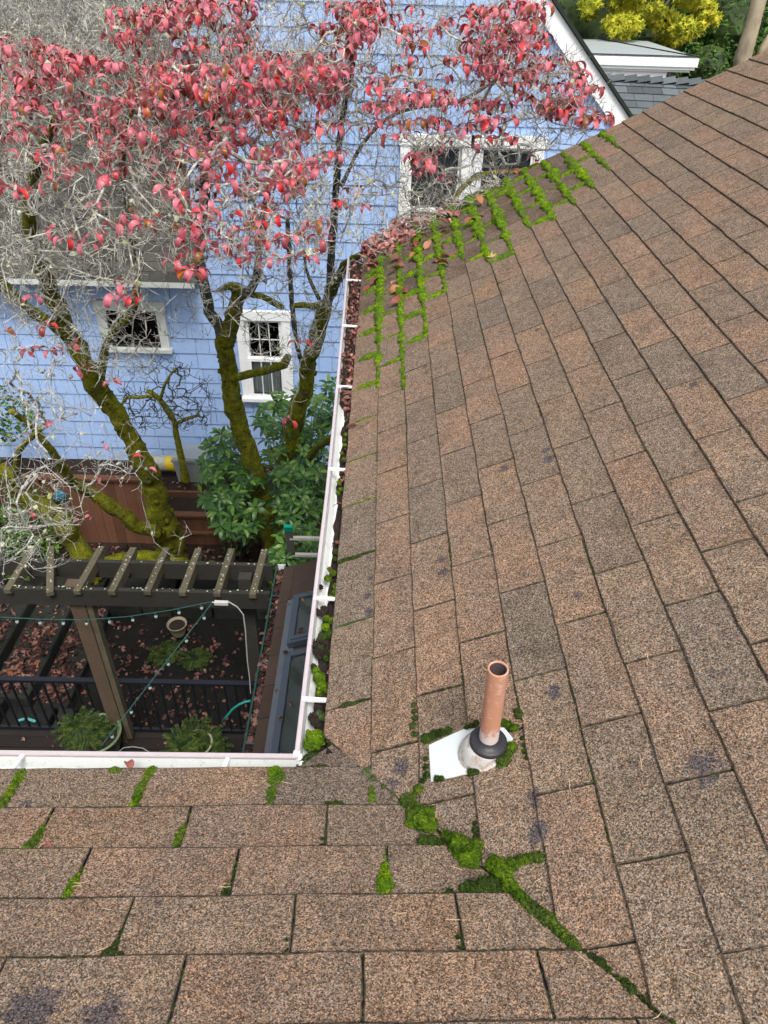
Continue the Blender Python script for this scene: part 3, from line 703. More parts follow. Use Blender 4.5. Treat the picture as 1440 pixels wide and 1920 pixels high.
# lumps placed one by one: valley, pipe, front eave
def lump(mb, p, N, r, **k): blob(mb, p, N, r, **k)
VAL = [((0.055,-0.006,0.03),0.0078),((0.108,-0.073,0.058),0.0189),((0.121,-0.097,0.068),0.0133),((0.149,-0.121,0.079),0.0111),((0.171,-0.145,0.089),0.0100),((0.186,-0.159,0.095),0.0078)]
mb = MB()
for p, r in VAL: blob(mb, p, SA.N, r, sub=4, rough=.3, fuzz=500, fh=.0032)
moss(mb, 'moss_grey', 'grey-green moss bead trail at the upper end of the valley below the gutter corner')
mb = MB()
for p, r in [((0.117,-0.131,0.082),0.0089),((0.118,-0.149,0.09),0.0089),((0.118,-0.167,0.097),0.0089)]: blob(mb, p, SA.N, r, sub=3, rough=.3, fuzz=250, fh=.003)
moss(mb, 'moss', 'short stubby moss finger hanging off the upper valley trail')
VALB = [
 ('round bright moss cushion where the valley meets the pipe flashing corner', 'moss_deep', [((0.204,-0.18,0.111),0.0178),((0.191,-0.186,0.104),0.0111),((0.226,-0.156,0.123),0.0111)]),
 ('largest bright green moss cushion in the middle of the valley', 'moss_deep', [((0.23,-0.234,0.128),0.0314),((0.215,-0.207,0.12),0.0174),((0.212,-0.249,0.118),0.0163),((0.246,-0.251,0.136),0.0209)]),
 ('flat oval moss pad just below the largest valley cushion', 'moss_dark', [((0.23,-0.297,0.153),0.0140),((0.249,-0.298,0.154),0.0140),((0.26,-0.302,0.156),0.0105)]),
 ('egg shaped rough moss cushion, second large one down the valley', 'moss_deep', [((0.307,-0.314,0.167),0.0250),((0.324,-0.343,0.176),0.0262),((0.335,-0.319,0.182),0.0167),((0.292,-0.296,0.159),0.0143),((0.28,-0.281,0.153),0.0107),((0.311,-0.332,0.169),0.0202)]),
 ('dark flat moss patch left of the valley below the egg shaped cushion', 'moss_dark', [((0.316,-0.415,0.202),0.0133),((0.338,-0.411,0.201),0.0169),((0.355,-0.41,0.201),0.0169),((0.298,-0.416,0.203),0.0084)]),
 ('sprawling moss clump with an arm reaching right along a shingle joint', 'moss_deep', [((0.368,-0.364,0.197),0.0169),((0.382,-0.386,0.204),0.0205),((0.377,-0.372,0.201),0.0181),((0.401,-0.372,0.214),0.0133),((0.414,-0.368,0.221),0.0108),((0.427,-0.367,0.227),0.0096),((0.437,-0.367,0.232),0.0084),((0.449,-0.369,0.238),0.0108),((0.389,-0.411,0.208),0.0157)]),
 ('long knobbly moss ridge running down the lower valley', 'moss_deep', [((0.395,-0.421,0.208),0.0146),((0.405,-0.436,0.214),0.0134),((0.416,-0.45,0.219),0.0134),((0.427,-0.464,0.225),0.0134),((0.437,-0.474,0.23),0.0122),((0.446,-0.485,0.235),0.0134),((0.455,-0.494,0.24),0.0122),((0.463,-0.509,0.244),0.0110),((0.472,-0.521,0.248),0.0110),((0.48,-0.533,0.252),0.0122),((0.486,-0.54,0.255),0.0085)]),
 ('thin dark moss thread in the valley at the bottom right of the photo', 'moss_dark', [((0.498,-0.551,0.259),0.0061),((0.507,-0.559,0.263),0.0085),((0.514,-0.566,0.267),0.0085),((0.521,-0.572,0.27),0.0098),((0.528,-0.584,0.274),0.0073),((0.54,-0.597,0.28),0.0049),((0.549,-0.608,0.285),0.0085),((0.556,-0.616,0.288),0.0085),((0.567,-0.632,0.294),0.0049),((0.577,-0.645,0.3),0.0049),((0.591,-0.661,0.306),0.0049),((0.601,-0.671,0.312),0.0061)]),
 ('moss beads left of the white flashing, one of them grey', 'moss_grey', [((0.222,0.086,0.119),0.0060),((0.222,0.065,0.118),0.0070),((0.224,0.043,0.119),0.0070),((0.218,0.023,0.116),0.0090),((0.221,-0.003,0.118),0.0070)]),
 ('dark moss roll along the upper left edge of the white flashing', 'moss_dark', [((0.248,-0.03,0.14),0.0120),((0.265,-0.027,0.149),0.0110),((0.283,-0.026,0.158),0.0100),((0.3,-0.026,0.167),0.0090),((0.351,-0.03,0.193),0.0060),((0.363,-0.027,0.199),0.0070),((0.341,-0.031,0.188),0.0050)]),
 ('moss strip growing down the left edge of the white flashing', 'moss_dark', [((0.246,-0.082,0.132),0.0060),((0.245,-0.104,0.131),0.0080),((0.246,-0.125,0.132),0.0090),((0.238,-0.137,0.128),0.0080)]),
 ('pair of moss bumps on the bottom edge of the white flashing', 'moss_dark', [((0.267,-0.144,0.15),0.0070),((0.276,-0.147,0.155),0.0060),((0.341,-0.151,0.189),0.0080),((0.351,-0.153,0.194),0.0070)]),
 ('moss clumps behind the vent pipe to its upper right', 'moss_deep', [((0.433,-0.054,0.229),0.0100),((0.444,-0.065,0.235),0.0090),((0.458,-0.034,0.242),0.0100),((0.455,-0.021,0.241),0.0070),((0.424,-0.043,0.225),0.0080)]),
 ('two rounded moss cushions right of the black pipe collar', 'moss_deep', [((0.431,-0.116,0.231),0.0133),((0.423,-0.125,0.227),0.0102),((0.407,-0.145,0.219),0.0122),((0.417,-0.14,0.224),0.0102)]),
 ('narrow dark moss sliver in the joint right of the vent pipe', 'moss_dark', [((0.457,-0.094,0.238),0.0041),((0.459,-0.113,0.239),0.0051),((0.459,-0.129,0.239),0.0061),((0.459,-0.145,0.239),0.0041)]),
 ('small moss tuft in the joint below the pipe', 'moss_dark', [((0.339,-0.266,0.177),0.0044),((0.339,-0.281,0.177),0.0067),((0.339,-0.295,0.177),0.0056)]),
]
for lab, mat, pts in VALB:
    mb = MB(); N_ = SA.N if ('flat' in lab) else SB.N
    for p, r in pts: blob(mb, Vector(p) + N_ * r * .25, N_, r, r * rm.uniform(.85, 1.1), r * .9, sub=4, rough=.30, freq=1.3, fuzz=int(380 + r * 46000), fh=.0034)
    moss(mb, mat, lab)
FRONT = [
 ('thick bright moss strip over the front gutter at the left edge of the photo', 'moss', 'A', [((-0.725,-0.093,0.059),0.0122),((-0.722,-0.117,0.069),0.0122),((-0.719,-0.143,0.08),0.0111),((-0.716,-0.165,0.089),0.0111),((-0.716,-0.186,0.097),0.0111),((-0.714,-0.206,0.106),0.0111)]),
 ('small green moss button on the front eave edge', 'moss', 'A', [((-0.507,-0.078,0.053),0.0133),((-0.494,-0.082,0.055),0.0078),((-0.517,-0.082,0.055),0.0078)]),
 ('grey topped moss strip over the front eave between the two gutter straps', 'moss', 'A', [((-0.418,-0.078,0.056),0.0144),((-0.421,-0.098,0.064),0.0111),((-0.423,-0.123,0.075),0.0089),((-0.423,-0.145,0.084),0.0122),((-0.42,-0.169,0.094),0.0111),((-0.419,-0.191,0.103),0.0089)]),
 ('fat moss clump over the front eave nearest the gutter corner', 'moss', 'A', [((-0.118,-0.077,0.059),0.0178),((-0.103,-0.098,0.068),0.0133),((-0.117,-0.11,0.073),0.0144),((-0.116,-0.144,0.087),0.0122),((-0.114,-0.167,0.097),0.0100),((-0.115,-0.185,0.104),0.0056)]),
 ('low moss fringe along the eave between the corner and the first joint', 'moss_dark', 'A', [((-0.063,-0.057,0.049),0.0053),((-0.047,-0.057,0.049),0.0053),((-0.031,-0.055,0.048),0.0063),((-0.015,-0.052,0.047),0.0063),((-0.001,-0.05,0.047),0.0063)]),
 ('moss wedge in the second course joint at the left', 'moss', 'A', [((-0.59,-0.262,0.129),0.0057),((-0.588,-0.278,0.135),0.0080),((-0.588,-0.294,0.142),0.0102),((-0.589,-0.311,0.149),0.0114),((-0.594,-0.323,0.154),0.0114),((-0.619,-0.332,0.157),0.0057),((-0.635,-0.333,0.158),0.0057),((-0.592,-0.233,0.117),0.0034)]),
 ('slim moss wedge in the second course joint near the photo middle', 'moss', 'A', [((-0.289,-0.253,0.128),0.0045),((-0.29,-0.269,0.134),0.0080),((-0.29,-0.289,0.142),0.0091),((-0.29,-0.306,0.149),0.0091),((-0.288,-0.318,0.154),0.0068),((-0.289,-0.221,0.114),0.0034)]),
 ('faint moss line in the second course joint left of the valley', 'moss_dark', 'A', [((0.013,-0.218,0.114),0.0034),((0.012,-0.243,0.125),0.0045),((0.013,-0.266,0.134),0.0045),((0.014,-0.289,0.144),0.0057),((0.014,-0.306,0.151),0.0045)]),
 ('moss wedge in the third course joint at the left', 'moss', 'A', [((-0.459,-0.396,0.185),0.0071),((-0.46,-0.408,0.19),0.0094),((-0.46,-0.421,0.195),0.0094),((-0.461,-0.434,0.201),0.0082),((-0.461,-0.445,0.205),0.0059),((-0.461,-0.376,0.176),0.0035)]),
 ('dark moss line in the third course joint in the middle', 'moss_dark', 'A', [((-0.158,-0.357,0.17),0.0047),((-0.159,-0.384,0.181),0.0059),((-0.161,-0.404,0.189),0.0059),((-0.161,-0.421,0.196),0.0082),((-0.161,-0.433,0.201),0.0082)]),
 ('drop shaped moss clump in the third course joint left of the valley', 'moss', 'A', [((0.145,-0.315,0.159),0.0047),((0.145,-0.338,0.169),0.0059),((0.146,-0.36,0.178),0.0082),((0.146,-0.379,0.186),0.0106),((0.147,-0.395,0.192),0.0153),((0.148,-0.411,0.199),0.0165),((0.146,-0.422,0.204),0.0129)]),
 ('small moss knot at the foot of the fourth course joint', 'moss_dark', 'A', [((-0.336,-0.462,0.213),0.0036),((-0.333,-0.491,0.225),0.0048),((-0.33,-0.519,0.236),0.0048),((-0.328,-0.54,0.245),0.0060),((-0.33,-0.556,0.251),0.0108),((-0.341,-0.561,0.254),0.0060),((-0.313,-0.563,0.255),0.0060)]),
 ('dark moss line in the fourth course joint in the middle', 'moss_dark', 'A', [((-0.03,-0.452,0.21),0.0036),((-0.03,-0.475,0.219),0.0048),((-0.03,-0.504,0.231),0.0048),((-0.029,-0.531,0.243),0.0060),((-0.027,-0.552,0.251),0.0048)]),
 ('dark moss line in the fourth course joint with a green cap left of the valley', 'moss_dark', 'A', [((0.272,-0.424,0.203),0.0084),((0.277,-0.442,0.21),0.0048),((0.278,-0.466,0.22),0.0048),((0.278,-0.495,0.232),0.0048),((0.277,-0.522,0.244),0.0060),((0.277,-0.543,0.252),0.0048)]),
 ('short grey moss smear on the second course line below the gutter corner', 'moss_dark', 'A', [((0.024,-0.179,0.099),0.0057),((0.036,-0.177,0.099),0.0057),((0.049,-0.179,0.1),0.0045),((0.015,-0.181,0.1),0.0045)]),
]
for lab, mat, _, pts in FRONT:
    mb = MB()
    for p, r in pts: blob(mb, p, SA.N, r, r, r * .75, sub=4, rough=.28, freq=1.2, fuzz=int(380 + r * 46000), fh=.0034)
    moss(mb, mat, lab)
# thin dark growth lying in every near joint and course line: one mass
mb = MB()
for S, e, off, st, cl, tg in ((SB, eB, offB, stB, clipB, 'B'), (SA, eA, -0.4179, -0.177, clipA, 'A')):
    for row in range(0, 8):
        for k in range(-14, 16):
            u = off + st * row + (-k * W if tg == 'B' else k * W); P_ = S.p(u, (row + .5) * e); px = cam_px(P_)
            if not px or not (0 < px[0] < 1440 and 300 < px[1] < 1920): continue
            if (tg == 'B' and (P_.y < valley_y(P_.x) + .03 or P_.y > RAKE - .05)) or (tg == 'A' and P_.x > -0.02 and P_.y > valley_y(P_.x) - .03): continue
            if tg == 'B' and rm.random() < .45 and px[1] < 1000: continue
            for j in range(10):
                if rm.random() < .35: continue
                r = rm.uniform(.0016, .0034) * (1.25 if tg == 'A' else 1)
                blob(mb, S.p(u + rm.uniform(-.0012, .0012), (row + j / 10) * e, 0.0), S.N, r, .0085, r, along=S.U, sub=1, rough=.3)
    for row in range(1, 7):
        u = -3.0
        while u < 3.9:
            u += rm.uniform(.012, .03)
            P_ = S.p(u, row * e); px = cam_px(P_)
            if not px or not (0 < px[0] < 1440 and 300 < px[1] < 1920): continue
            if noise.noise(Vector((u * 2.2, row * 3.7, 9 if tg == 'B' else 4))) < (0.12 if tg == 'B' else -0.15): continue
            if (tg == 'B' and P_.y < valley_y(P_.x)) or (tg == 'A' and P_.x > 0 and P_.y > valley_y(P_.x)): continue
            r = rm.uniform(.0012, .003); blob(mb, S.p(u, row * e - .002, .004), S.N, .012, r, r, along=S.U, sub=1, rough=.3)
for t in range(110):
    x = -0.0 + t * .0068; P_ = Vector((x, valley_y(x), sB * x)); r = rm.uniform(.002, .0042); blob(mb, P_ + SB.N * .002, (SB.N + SA.N), .008, r, r, along=VD, sub=1, rough=.3)
mb.build('joint_growth', 'moss_dark', smooth=True, kind='stuff', label='thin dark green growth in the near shingle joints and valley crease', category='moss')
# mossy mat with leaf litter at the corner where the far gable edge meets the long gutter
mb = MB(); mb2 = MB()
for k in range(5200):
    x = rm.uniform(0.02, 1.12); dep = 0.80 * (1 - x / 1.25) ** 1.1 + .10; t_ = rm.random() ** 1.5
    y = RAKE + .02 - t_ * dep
    if noise.noise(Vector((x * 7, y * 7, 0))) < -0.18 + t_ * .5: continue
    r = rm.uniform(.006, .017); (blob(mb if noise.noise(Vector((x * 5, y * 5, 8))) < .12 else mb2, SB.p(y, x * nB, .004), SB.N, r, r * rm.uniform(.6, 1.2), r * .45, sub=1, rough=.4, fuzz=3, fh=.008))
mb.build('moss_mat', 'moss_mat', smooth=True, kind='stuff', label='ragged olive moss mat covering the roof corner under the red leaves', category='moss')
mb2.build('moss_mat', 'moss', smooth=True, kind='stuff', label='brighter green tufts scattered through the mossy roof corner', category='moss')
# moss and clods in the gutter
GM = [('bright green round moss cushion at the gutter corner', 'moss', [((-0.039,0.073,-0.02),0.0230),((-0.049,0.056,-0.02),0.0138),((-0.029,0.087,-0.02),0.0138)]),
 ('dark green moss wedge below the round cushion in the gutter corner', 'moss_dark', [((-0.057,0.009,-0.03),0.0184),((-0.041,0.021,-0.03),0.0161),((-0.028,0.028,-0.03),0.0115)]),
 ('moss patch in the gutter just above the first hanger', 'moss', [((-0.043,0.298,-0.035),0.0151),((-0.031,0.269,-0.035),0.0129),((-0.054,0.322,-0.035),0.0108),((-0.015,0.25,-0.035),0.0097),((-0.038,0.24,-0.035),0.0086)]),
 ('ragged moss and dirt tuft in the gutter between the first and second hangers', 'moss_dark', [((-0.043,0.45,-0.03),0.0146),((-0.022,0.462,-0.03),0.0135),((-0.048,0.407,-0.03),0.0104),((-0.011,0.387,-0.03),0.0115),((-0.025,0.365,-0.03),0.0094)]),
 ('moss cushion in the gutter right below the second hanger', 'moss', [((-0.038,0.495,-0.03),0.0122),((-0.019,0.519,-0.03),0.0112),((-0.037,0.53,-0.03),0.0092)]),
 ('cluster of moss lobes in the gutter above the second hanger', 'moss', [((-0.044,0.716,-0.03),0.0119),((-0.027,0.743,-0.03),0.0099),((-0.015,0.678,-0.03),0.0099),((-0.041,0.762,-0.03),0.0079),((-0.016,0.647,-0.03),0.0089),((-0.029,0.627,-0.03),0.0079)]),
 ('dark moss knob at the shingle edge opposite the skylights', 'moss_dark', [((-0.02,0.843,-0.02),0.0105),((-0.007,0.873,-0.02),0.0086),((-0.025,0.806,-0.02),0.0076)]),
 ('bright moss bank in the gutter below the third hanger', 'moss', [((-0.035,1.265,-0.02),0.0088),((-0.024,1.218,-0.02),0.0080),((-0.036,1.193,-0.02),0.0072),((-0.018,1.303,-0.02),0.0056)]),
 ('moss bank in the gutter above the third hanger', 'moss', [((-0.026,1.431,-0.02),0.0074),((-0.038,1.479,-0.02),0.0067),((-0.027,1.542,-0.02),0.0074),((-0.027,1.629,-0.02),0.0067),((-0.021,1.698,-0.02),0.0059),((-0.032,1.585,-0.02),0.0059),((-0.028,1.753,-0.02),0.0052)]),
 ('small moss lump in the gutter below the first hanger', 'moss_grey', [((-0.021,0.154,-0.03),0.0100),((-0.033,0.167,-0.03),0.0078),((-0.002,0.155,-0.03),0.0100),((0.005,0.173,-0.03),0.0089)])]
for lab, mat, pts in GM:
    mb = MB()
    for p, r in pts: blob(mb, p, (0, 0, 1), r, r * 1.1, r * .95, sub=4 if r > .012 else 3, rough=.38, freq=1.5, fuzz=int(300 + r * 40000), fh=.0036)
    moss(mb, mat, lab, group='moss growing in the long gutter')
mb = MB()
for p, r in [((-0.064,0.406,-0.03),0.0147),((-0.049,0.386,-0.03),0.0137),((-0.072,0.428,-0.03),0.0095),((-0.046,0.428,-0.03),0.0116),((-0.061,0.333,-0.03),0.0084),((-0.067,0.558,-0.03),0.0105),((-0.046,0.572,-0.03),0.0105),((-0.049,0.154,-0.03),0.0105),((-0.039,0.136,-0.03),0.0105),((-0.053,0.553,-0.03),0.0095),((-0.068,0.676,-0.03),0.0084),((-0.037,0.19,-0.03),0.0084),((-0.009,0.182,-0.03),0.0074),((-0.011,0.96,-0.03),0.0084)]: blob(mb, p, (0, 0, 1), r, r * 1.2, r * .8, sub=4, rough=.6, freq=2.2)
mb.build('dirt_clods', 'soil_dark', smooth=False, kind='stuff', label='dark crumbly dirt clods in the near part of the long gutter', category='dirt')

mb = MB()
for k in range(330):
    x = abs(rnd.gauss(.12, .22)); y = RAKE + .03 - abs(rnd.gauss(0, .26)) * max(.15, 1 - x * .9)
    if x > .8: continue
    place_leaf_mesh(mb, rnd.choice(LITV), (x, y, sB * x + rnd.uniform(.008, .05 if x < .4 else .02)), rrot(.6), rnd.uniform(.6, 1.0))
mb.build('leaf_heap', 'leaf_heap', smooth=True, kind='stuff', label='heap of curled dusty pink leaves on the roof corner at the far gutter end', category='leaves')
# loose leaves on the roof, each one a thing
LF = [leaf_mesh('fallen_leaf_mesh', 'leaf_fallen', 0.085, 0.045, rnd.uniform(.1, .7), rnd.uniform(-2.0, -0.5), rnd.uniform(.2, .7), 7, rnd.uniform(-1, 1), .01) for _ in range(8)]
FALL = [(0.527,3.163,0.284),(0.514,3.137,0.277),(0.681,3.567,0.363),(0.684,3.494,0.365),(0.748,3.767,0.397),(0.669,3.791,0.357),(0.235,2.834,0.133),(0.273,2.88,0.153),(0.162,2.992,0.095),(0.418,3.534,0.228),(0.468,3.617,0.253),(0.474,3.374,0.256),(0.53,3.681,0.285),(0.373,3.449,0.204),(0.34,3.418,0.187),(0.306,3.35,0.17),(0.258,3.324,0.145),(0.211,3.344,0.121),(0.136,3.354,0.082),(0.178,3.204,0.104),(0.104,3.305,0.066),(0.458,3.546,0.248),(0.5,2.975,0.27),(0.296,3.588,0.165),(0.363,3.622,0.199),(0.236,3.555,0.134),(0.509,3.603,0.274),(0.146,3.485,0.087),(0.601,3.756,0.322),(0.066,3.265,0.046),(0.403,3.189,0.22),(0.208,3.033,0.119)]
for i, p in enumerate(FALL):
    o = link('fallen_leaf', LF[i % 8], label='curled pink brown dogwood leaf lying on the mossy roof corner', category='leaf', group='fallen leaves on the mossy roof corner')
    o.location = p; o.rotation_euler = (rnd.gauss(0, .5), rnd.gauss(0, .5), rnd.uniform(0, 6.28)); o.scale = (1.0,) * 3
SPL = [('salmon leaf curled beside the second gutter hanger from the mossy lattice', B_, 1) for B_ in []]
for (p, lab, s) in [((0.029,1.635,0.027), 'torn salmon pink leaf on the shingles by the gutter below the moss lattice', .6), ((-0.009,1.331,0), 'flat pink leaf lying across the third gutter hanger', .75),
                    ((-0.005,0.294,-0.01), 'orange brown leaf curled against the shingle edge above the first hanger', .5), ((-0.543,-0.322,0.158), 'small tan leaf scrap on the near slope at the left', .28),
                    ((-0.006,0.223,-0.012), 'brown folded leaf in the gutter near the first hanger', .5), ((-0.013,0.11,-0.01), 'large brown leaf leaning on the round gutter cushion', .7),
                    ((-0.009,1.111,-0.01), 'peach leaf at the shingle edge in the middle of the gutter', .5), ((-0.026,1.251,-0.01), 'orange leaf in the gutter below the third hanger', .5), ((-0.467,-0.074,0.048), 'brown leaf edge showing in the front gutter', .5)]:
    o = link('fallen_leaf', LF[rnd.randrange(8)], label=lab, category='leaf', group='single fallen leaves'); o.location = p; o.rotation_euler = (.2, .1, rnd.uniform(0, 6.28)); o.scale = (s,) * 3
mb = MB()
c = Vector((0.697,2.839,0.375)); pts_ = []
for k in range(14):
    a = k / 14 * 6.283; r = (.034 if k % 2 == 0 else .014) * (1.1 if k in (0, 4, 8) else .8); pts_.append(SB.U * math.cos(a) * r + SB.V * math.sin(a) * r + SB.N * (.012 * math.sin(a * 2) + (.01 if k % 2 == 0 else 0)))
mb.v = [tuple(c)] + [tuple(c + p) for p in pts_]; mb.f = [(0, k + 1, (k + 1) % 14 + 1) for k in range(14)]
mb.build('fallen_leaf', 'pale_yellow', label='yellow maple leaf lying on the shingles beside the moss lattice', category='leaf', group='single fallen leaves')
# tan conifer needles
ND = [(-0.661,-0.205,0.109),(-0.596,-0.177,0.098),(-0.615,-0.18,0.099),(-0.444,-0.097,0.067),(-0.571,-0.326,0.16),(-0.446,-0.413,0.198),(-0.449,-0.421,0.201),(-0.258,-0.426,0.206),(-0.349,-0.556,0.258),(-0.243,-0.475,0.226),(-0.368,-0.473,0.223),(-0.029,-0.474,0.228),(-0.163,-0.419,0.204),(0.152,-0.197,0.115),(0.086,-0.331,0.17),(0.174,-0.474,0.23),(0.249,-0.435,0.215),(0.27,-0.488,0.237),(0.29,-0.367,0.187),(0.299,-0.412,0.206),(0.424,-0.53,0.256),(0.03,-0.073,0.062),(-0.086,-0.116,0.079),(0.336,-0.504,0.245),(0.032,0.122,0.026),(0.247,-0.203,0.136),(0.26,-0.232,0.143),(0.216,-0.253,0.12),(0.373,-0.177,0.202),(0.534,-0.227,0.284),(0.529,-0.241,0.282),(0.442,-0.412,0.237),(0.487,-0.56,0.27),(0.524,-0.56,0.27),(0.543,-0.541,0.289),(0.565,-0.378,0.3),(0.666,-0.228,0.352),(0.663,-0.22,0.351),(0.646,-0.574,0.342),(0.645,-0.609,0.341),(0.739,0.022,0.39),(1.057,0.85,0.554),(1.011,0.177,0.53),(0.468,-0.052,0.25),(0.462,-0.057,0.247),(1.333,1.082,0.696),(1.101,0.72,0.576),(0.434,-0.46,0.233),(0.439,-0.492,0.235),(0.392,0.703,0.211),(0.579,1.27,0.307),(0.906,0.412,0.476),(0.196,-0.134,0.089),(-0.095,-0.52,0.246),(0.578,-0.661,0.313)]
for i, p in enumerate(ND):
    S = SA if (p[1] < valley_y(p[0]) or p[0] < 0) else SB; a = rnd.uniform(0, 6.28); L = rnd.uniform(.008, .015); d = S.U * math.cos(a) + S.V * math.sin(a); q = S.N.cross(d)
    mb = MB(); b = rnd.uniform(-.5, .5) * L; mb.tube([tuple(d * -L), tuple(q * b * .4), tuple(d * L + q * b * -.2 + S.N * .003)], [.0006, .0008, .0004], 4)
    o = mb.build('conifer_needle', 'needle', label='thin tan conifer needle lying loose on the brown shingles', category='needle', group='conifer needles on the shingles'); o.location = p
# ================================================================== THE BLUE HOUSE NEXT DOOR (facade on y = 9)
FY = 9.0; APX = -1.25; RZ = 3.25                      # gable line: x + z = RZ on the right
LX = -2.42
def gable_z(x): return RZ - x if x > APX else (RZ - APX - (APX - x) if x > LX - .001 else -1.95)
nb = thing('blue_shingled_house', 'neighbouring house with periwinkle blue shake siding, white window trim and a steep white gable edge', 'house')
zb = -5.35
mb = MB()
vs = [(-8.5, FY + .03, zb), (3.17, FY + .03, zb), (3.17, FY + .03, gable_z(3.17) - .05), (APX, FY + .03, gable_z(APX) - .05), (-8.5, FY + .03, gable_z(-8.5) - .05)]
WIN = {'a': (-3.86, -3.13, -3.08, -2.50), 'b': (-1.86, -1.33, -3.86, -2.60), 'c': (0.44, 1.10, -1.62, -0.24), 'd': (1.34, 2.02, -1.62, -0.24)}
def inwin(x0, x1, z0, z1, m=0.11):
    for (a, b, c, d) in WIN.values():
        if x1 > a - m and x0 < b + m and z1 > c - m and z0 < d + m: return True
    return False
# wall sheet with real openings: column strips
bx = sorted({-8.5, 3.17, APX, LX} | {v for w_ in WIN.values() for v in w_[:2]})
wallmb = MB()
for x0, x1 in zip(bx, bx[1:]):
    holes = sorted([(w_[2], w_[3]) for w_ in WIN.values() if w_[0] < (x0 + x1) / 2 < w_[1]]); z = zb
    for a, b in holes: wallmb.add([(x0, FY + .03, z), (x1, FY + .03, z), (x1, FY + .03, a), (x0, FY + .03, a)], [(0, 1, 2, 3)]); z = b
    wallmb.add([(x0, FY + .03, z), (x1, FY + .03, z), (x1, FY + .03, gable_z(x1 - .01) - .05), (x0, FY + .03, gable_z(x0 + .01) - .05)], [(0, 1, 2, 3)])
wallo = wallmb.build('wall', 'blue_backing', nb)
sd_ = MB(); sd_.box(3.165, 3.17, FY + .03, 14, zb, .06); sd_.box(-8.5, -8.49, FY + .03, 14, zb, -4); sd_.build('side_wall', 'blue_backing', nb)
# shakes: courses 0.24 m, uneven widths; window trims interrupt them
EX = 0.243; shakes = []; rs = random.Random(3)
z = zb; row = 0
while z < 4.4:
    x = -8.5 + rs.uniform(0, .2)
    while x < 3.15:
        if x < LX and z > -2.2: x = LX
        wd = rs.choice([.20, .24, .28, .31, .35, .40]); x1 = min(x + wd, 3.15); g = rs.uniform(.0025, .005); z0 = z + rs.uniform(-.0012, .0012); z1 = z0 + EX + .012
        if gable_z(x) > z0 + .02 or gable_z(x1) > z0 + .02:
            poly = [(x + g, z0), (x1 - g, z0), (x1 - g, z1), (x + g, z1)]
            poly = clip(poly, lambda p: gable_z(p[0]) - .04 - p[1])
            if poly and area(poly) > 4e-4:
                parts = [poly]
                for (a, b, c, d) in WIN.values():
                    m = .06; np_ = []
                    for P_ in parts:
                        if max(p[0] for p in P_) > a - m and min(p[0] for p in P_) < b + m and max(p[1] for p in P_) > c - m and min(p[1] for p in P_) < d + m:
                            L_ = clip(P_, lambda p: (a - m) - p[0]); R_ = clip(P_, lambda p: p[0] - (b + m))
                            mid = clip(clip(P_, lambda p: p[0] - (a - m)), lambda p: (b + m) - p[0]) if True else None
                            np_ += [q for q in (L_, R_) if q and area(q) > 4e-4]
                            if mid:
                                up_ = clip(mid, lambda p: p[1] - (d + m)); dn = clip(mid, lambda p: (c - m) - p[1])
                                np_ += [q for q in (up_, dn) if q and area(q) > 4e-4]
                        else: np_.append(P_)
                    parts = np_
                for P_ in parts: shakes.append((P_, z0, rs.uniform(.014, .02), rs.uniform(-.0015, .0015)))
        x = x1
    z += EX
def shake_mb(P_, z0, th, dy):
    mb = MB(); n = len(P_)
    f = lambda p: FY + dy + .024 - th * max(0, 1 - (p[1] - z0) / (EX + .012)) - .003
    mb.v = [(p[0], FY + .029, p[1]) for p in P_] + [(p[0], f(p), p[1]) for p in P_]
    mb.f = [tuple(range(n, 2 * n))] + [(i, (i + 1) % n, n + (i + 1) % n, n + i) for i in range(n)]
    a, b, c = [Vector(mb.v[k]) for k in mb.f[0][:3]]
    if (b - a).cross(c - a).y > 0: mb.f = [tuple(reversed(f)) for f in mb.f]
    return mb
def shake_vis(s):
    P_ = s[0]; cx = sum(p[0] for p in P_) / len(P_); cz = sum(p[1] for p in P_) / len(P_); px = cam_px((cx, FY, cz))
    if not px or not (-20 < px[0] < 1460 and -20 < px[1] < 1000): return 0
    v = area(P_) / px[2] ** 2
    if px[1] < 500 and px[0] < 600: v *= .25
    if px[0] < 240 and px[1] > 650: v *= .4
    return v
shakes.sort(key=lambda s: -shake_vis(s)); rb_ = MB()
for i, s in enumerate(shakes):
    m = shake_mb(*s)
    if i < 300: m.build('siding_shake', 'blue_shake', wallo)
    else: rb_.add(m.v, m.f)
rb_.build('far_siding_shakes', 'blue_shake', wallo, kind='stuff')
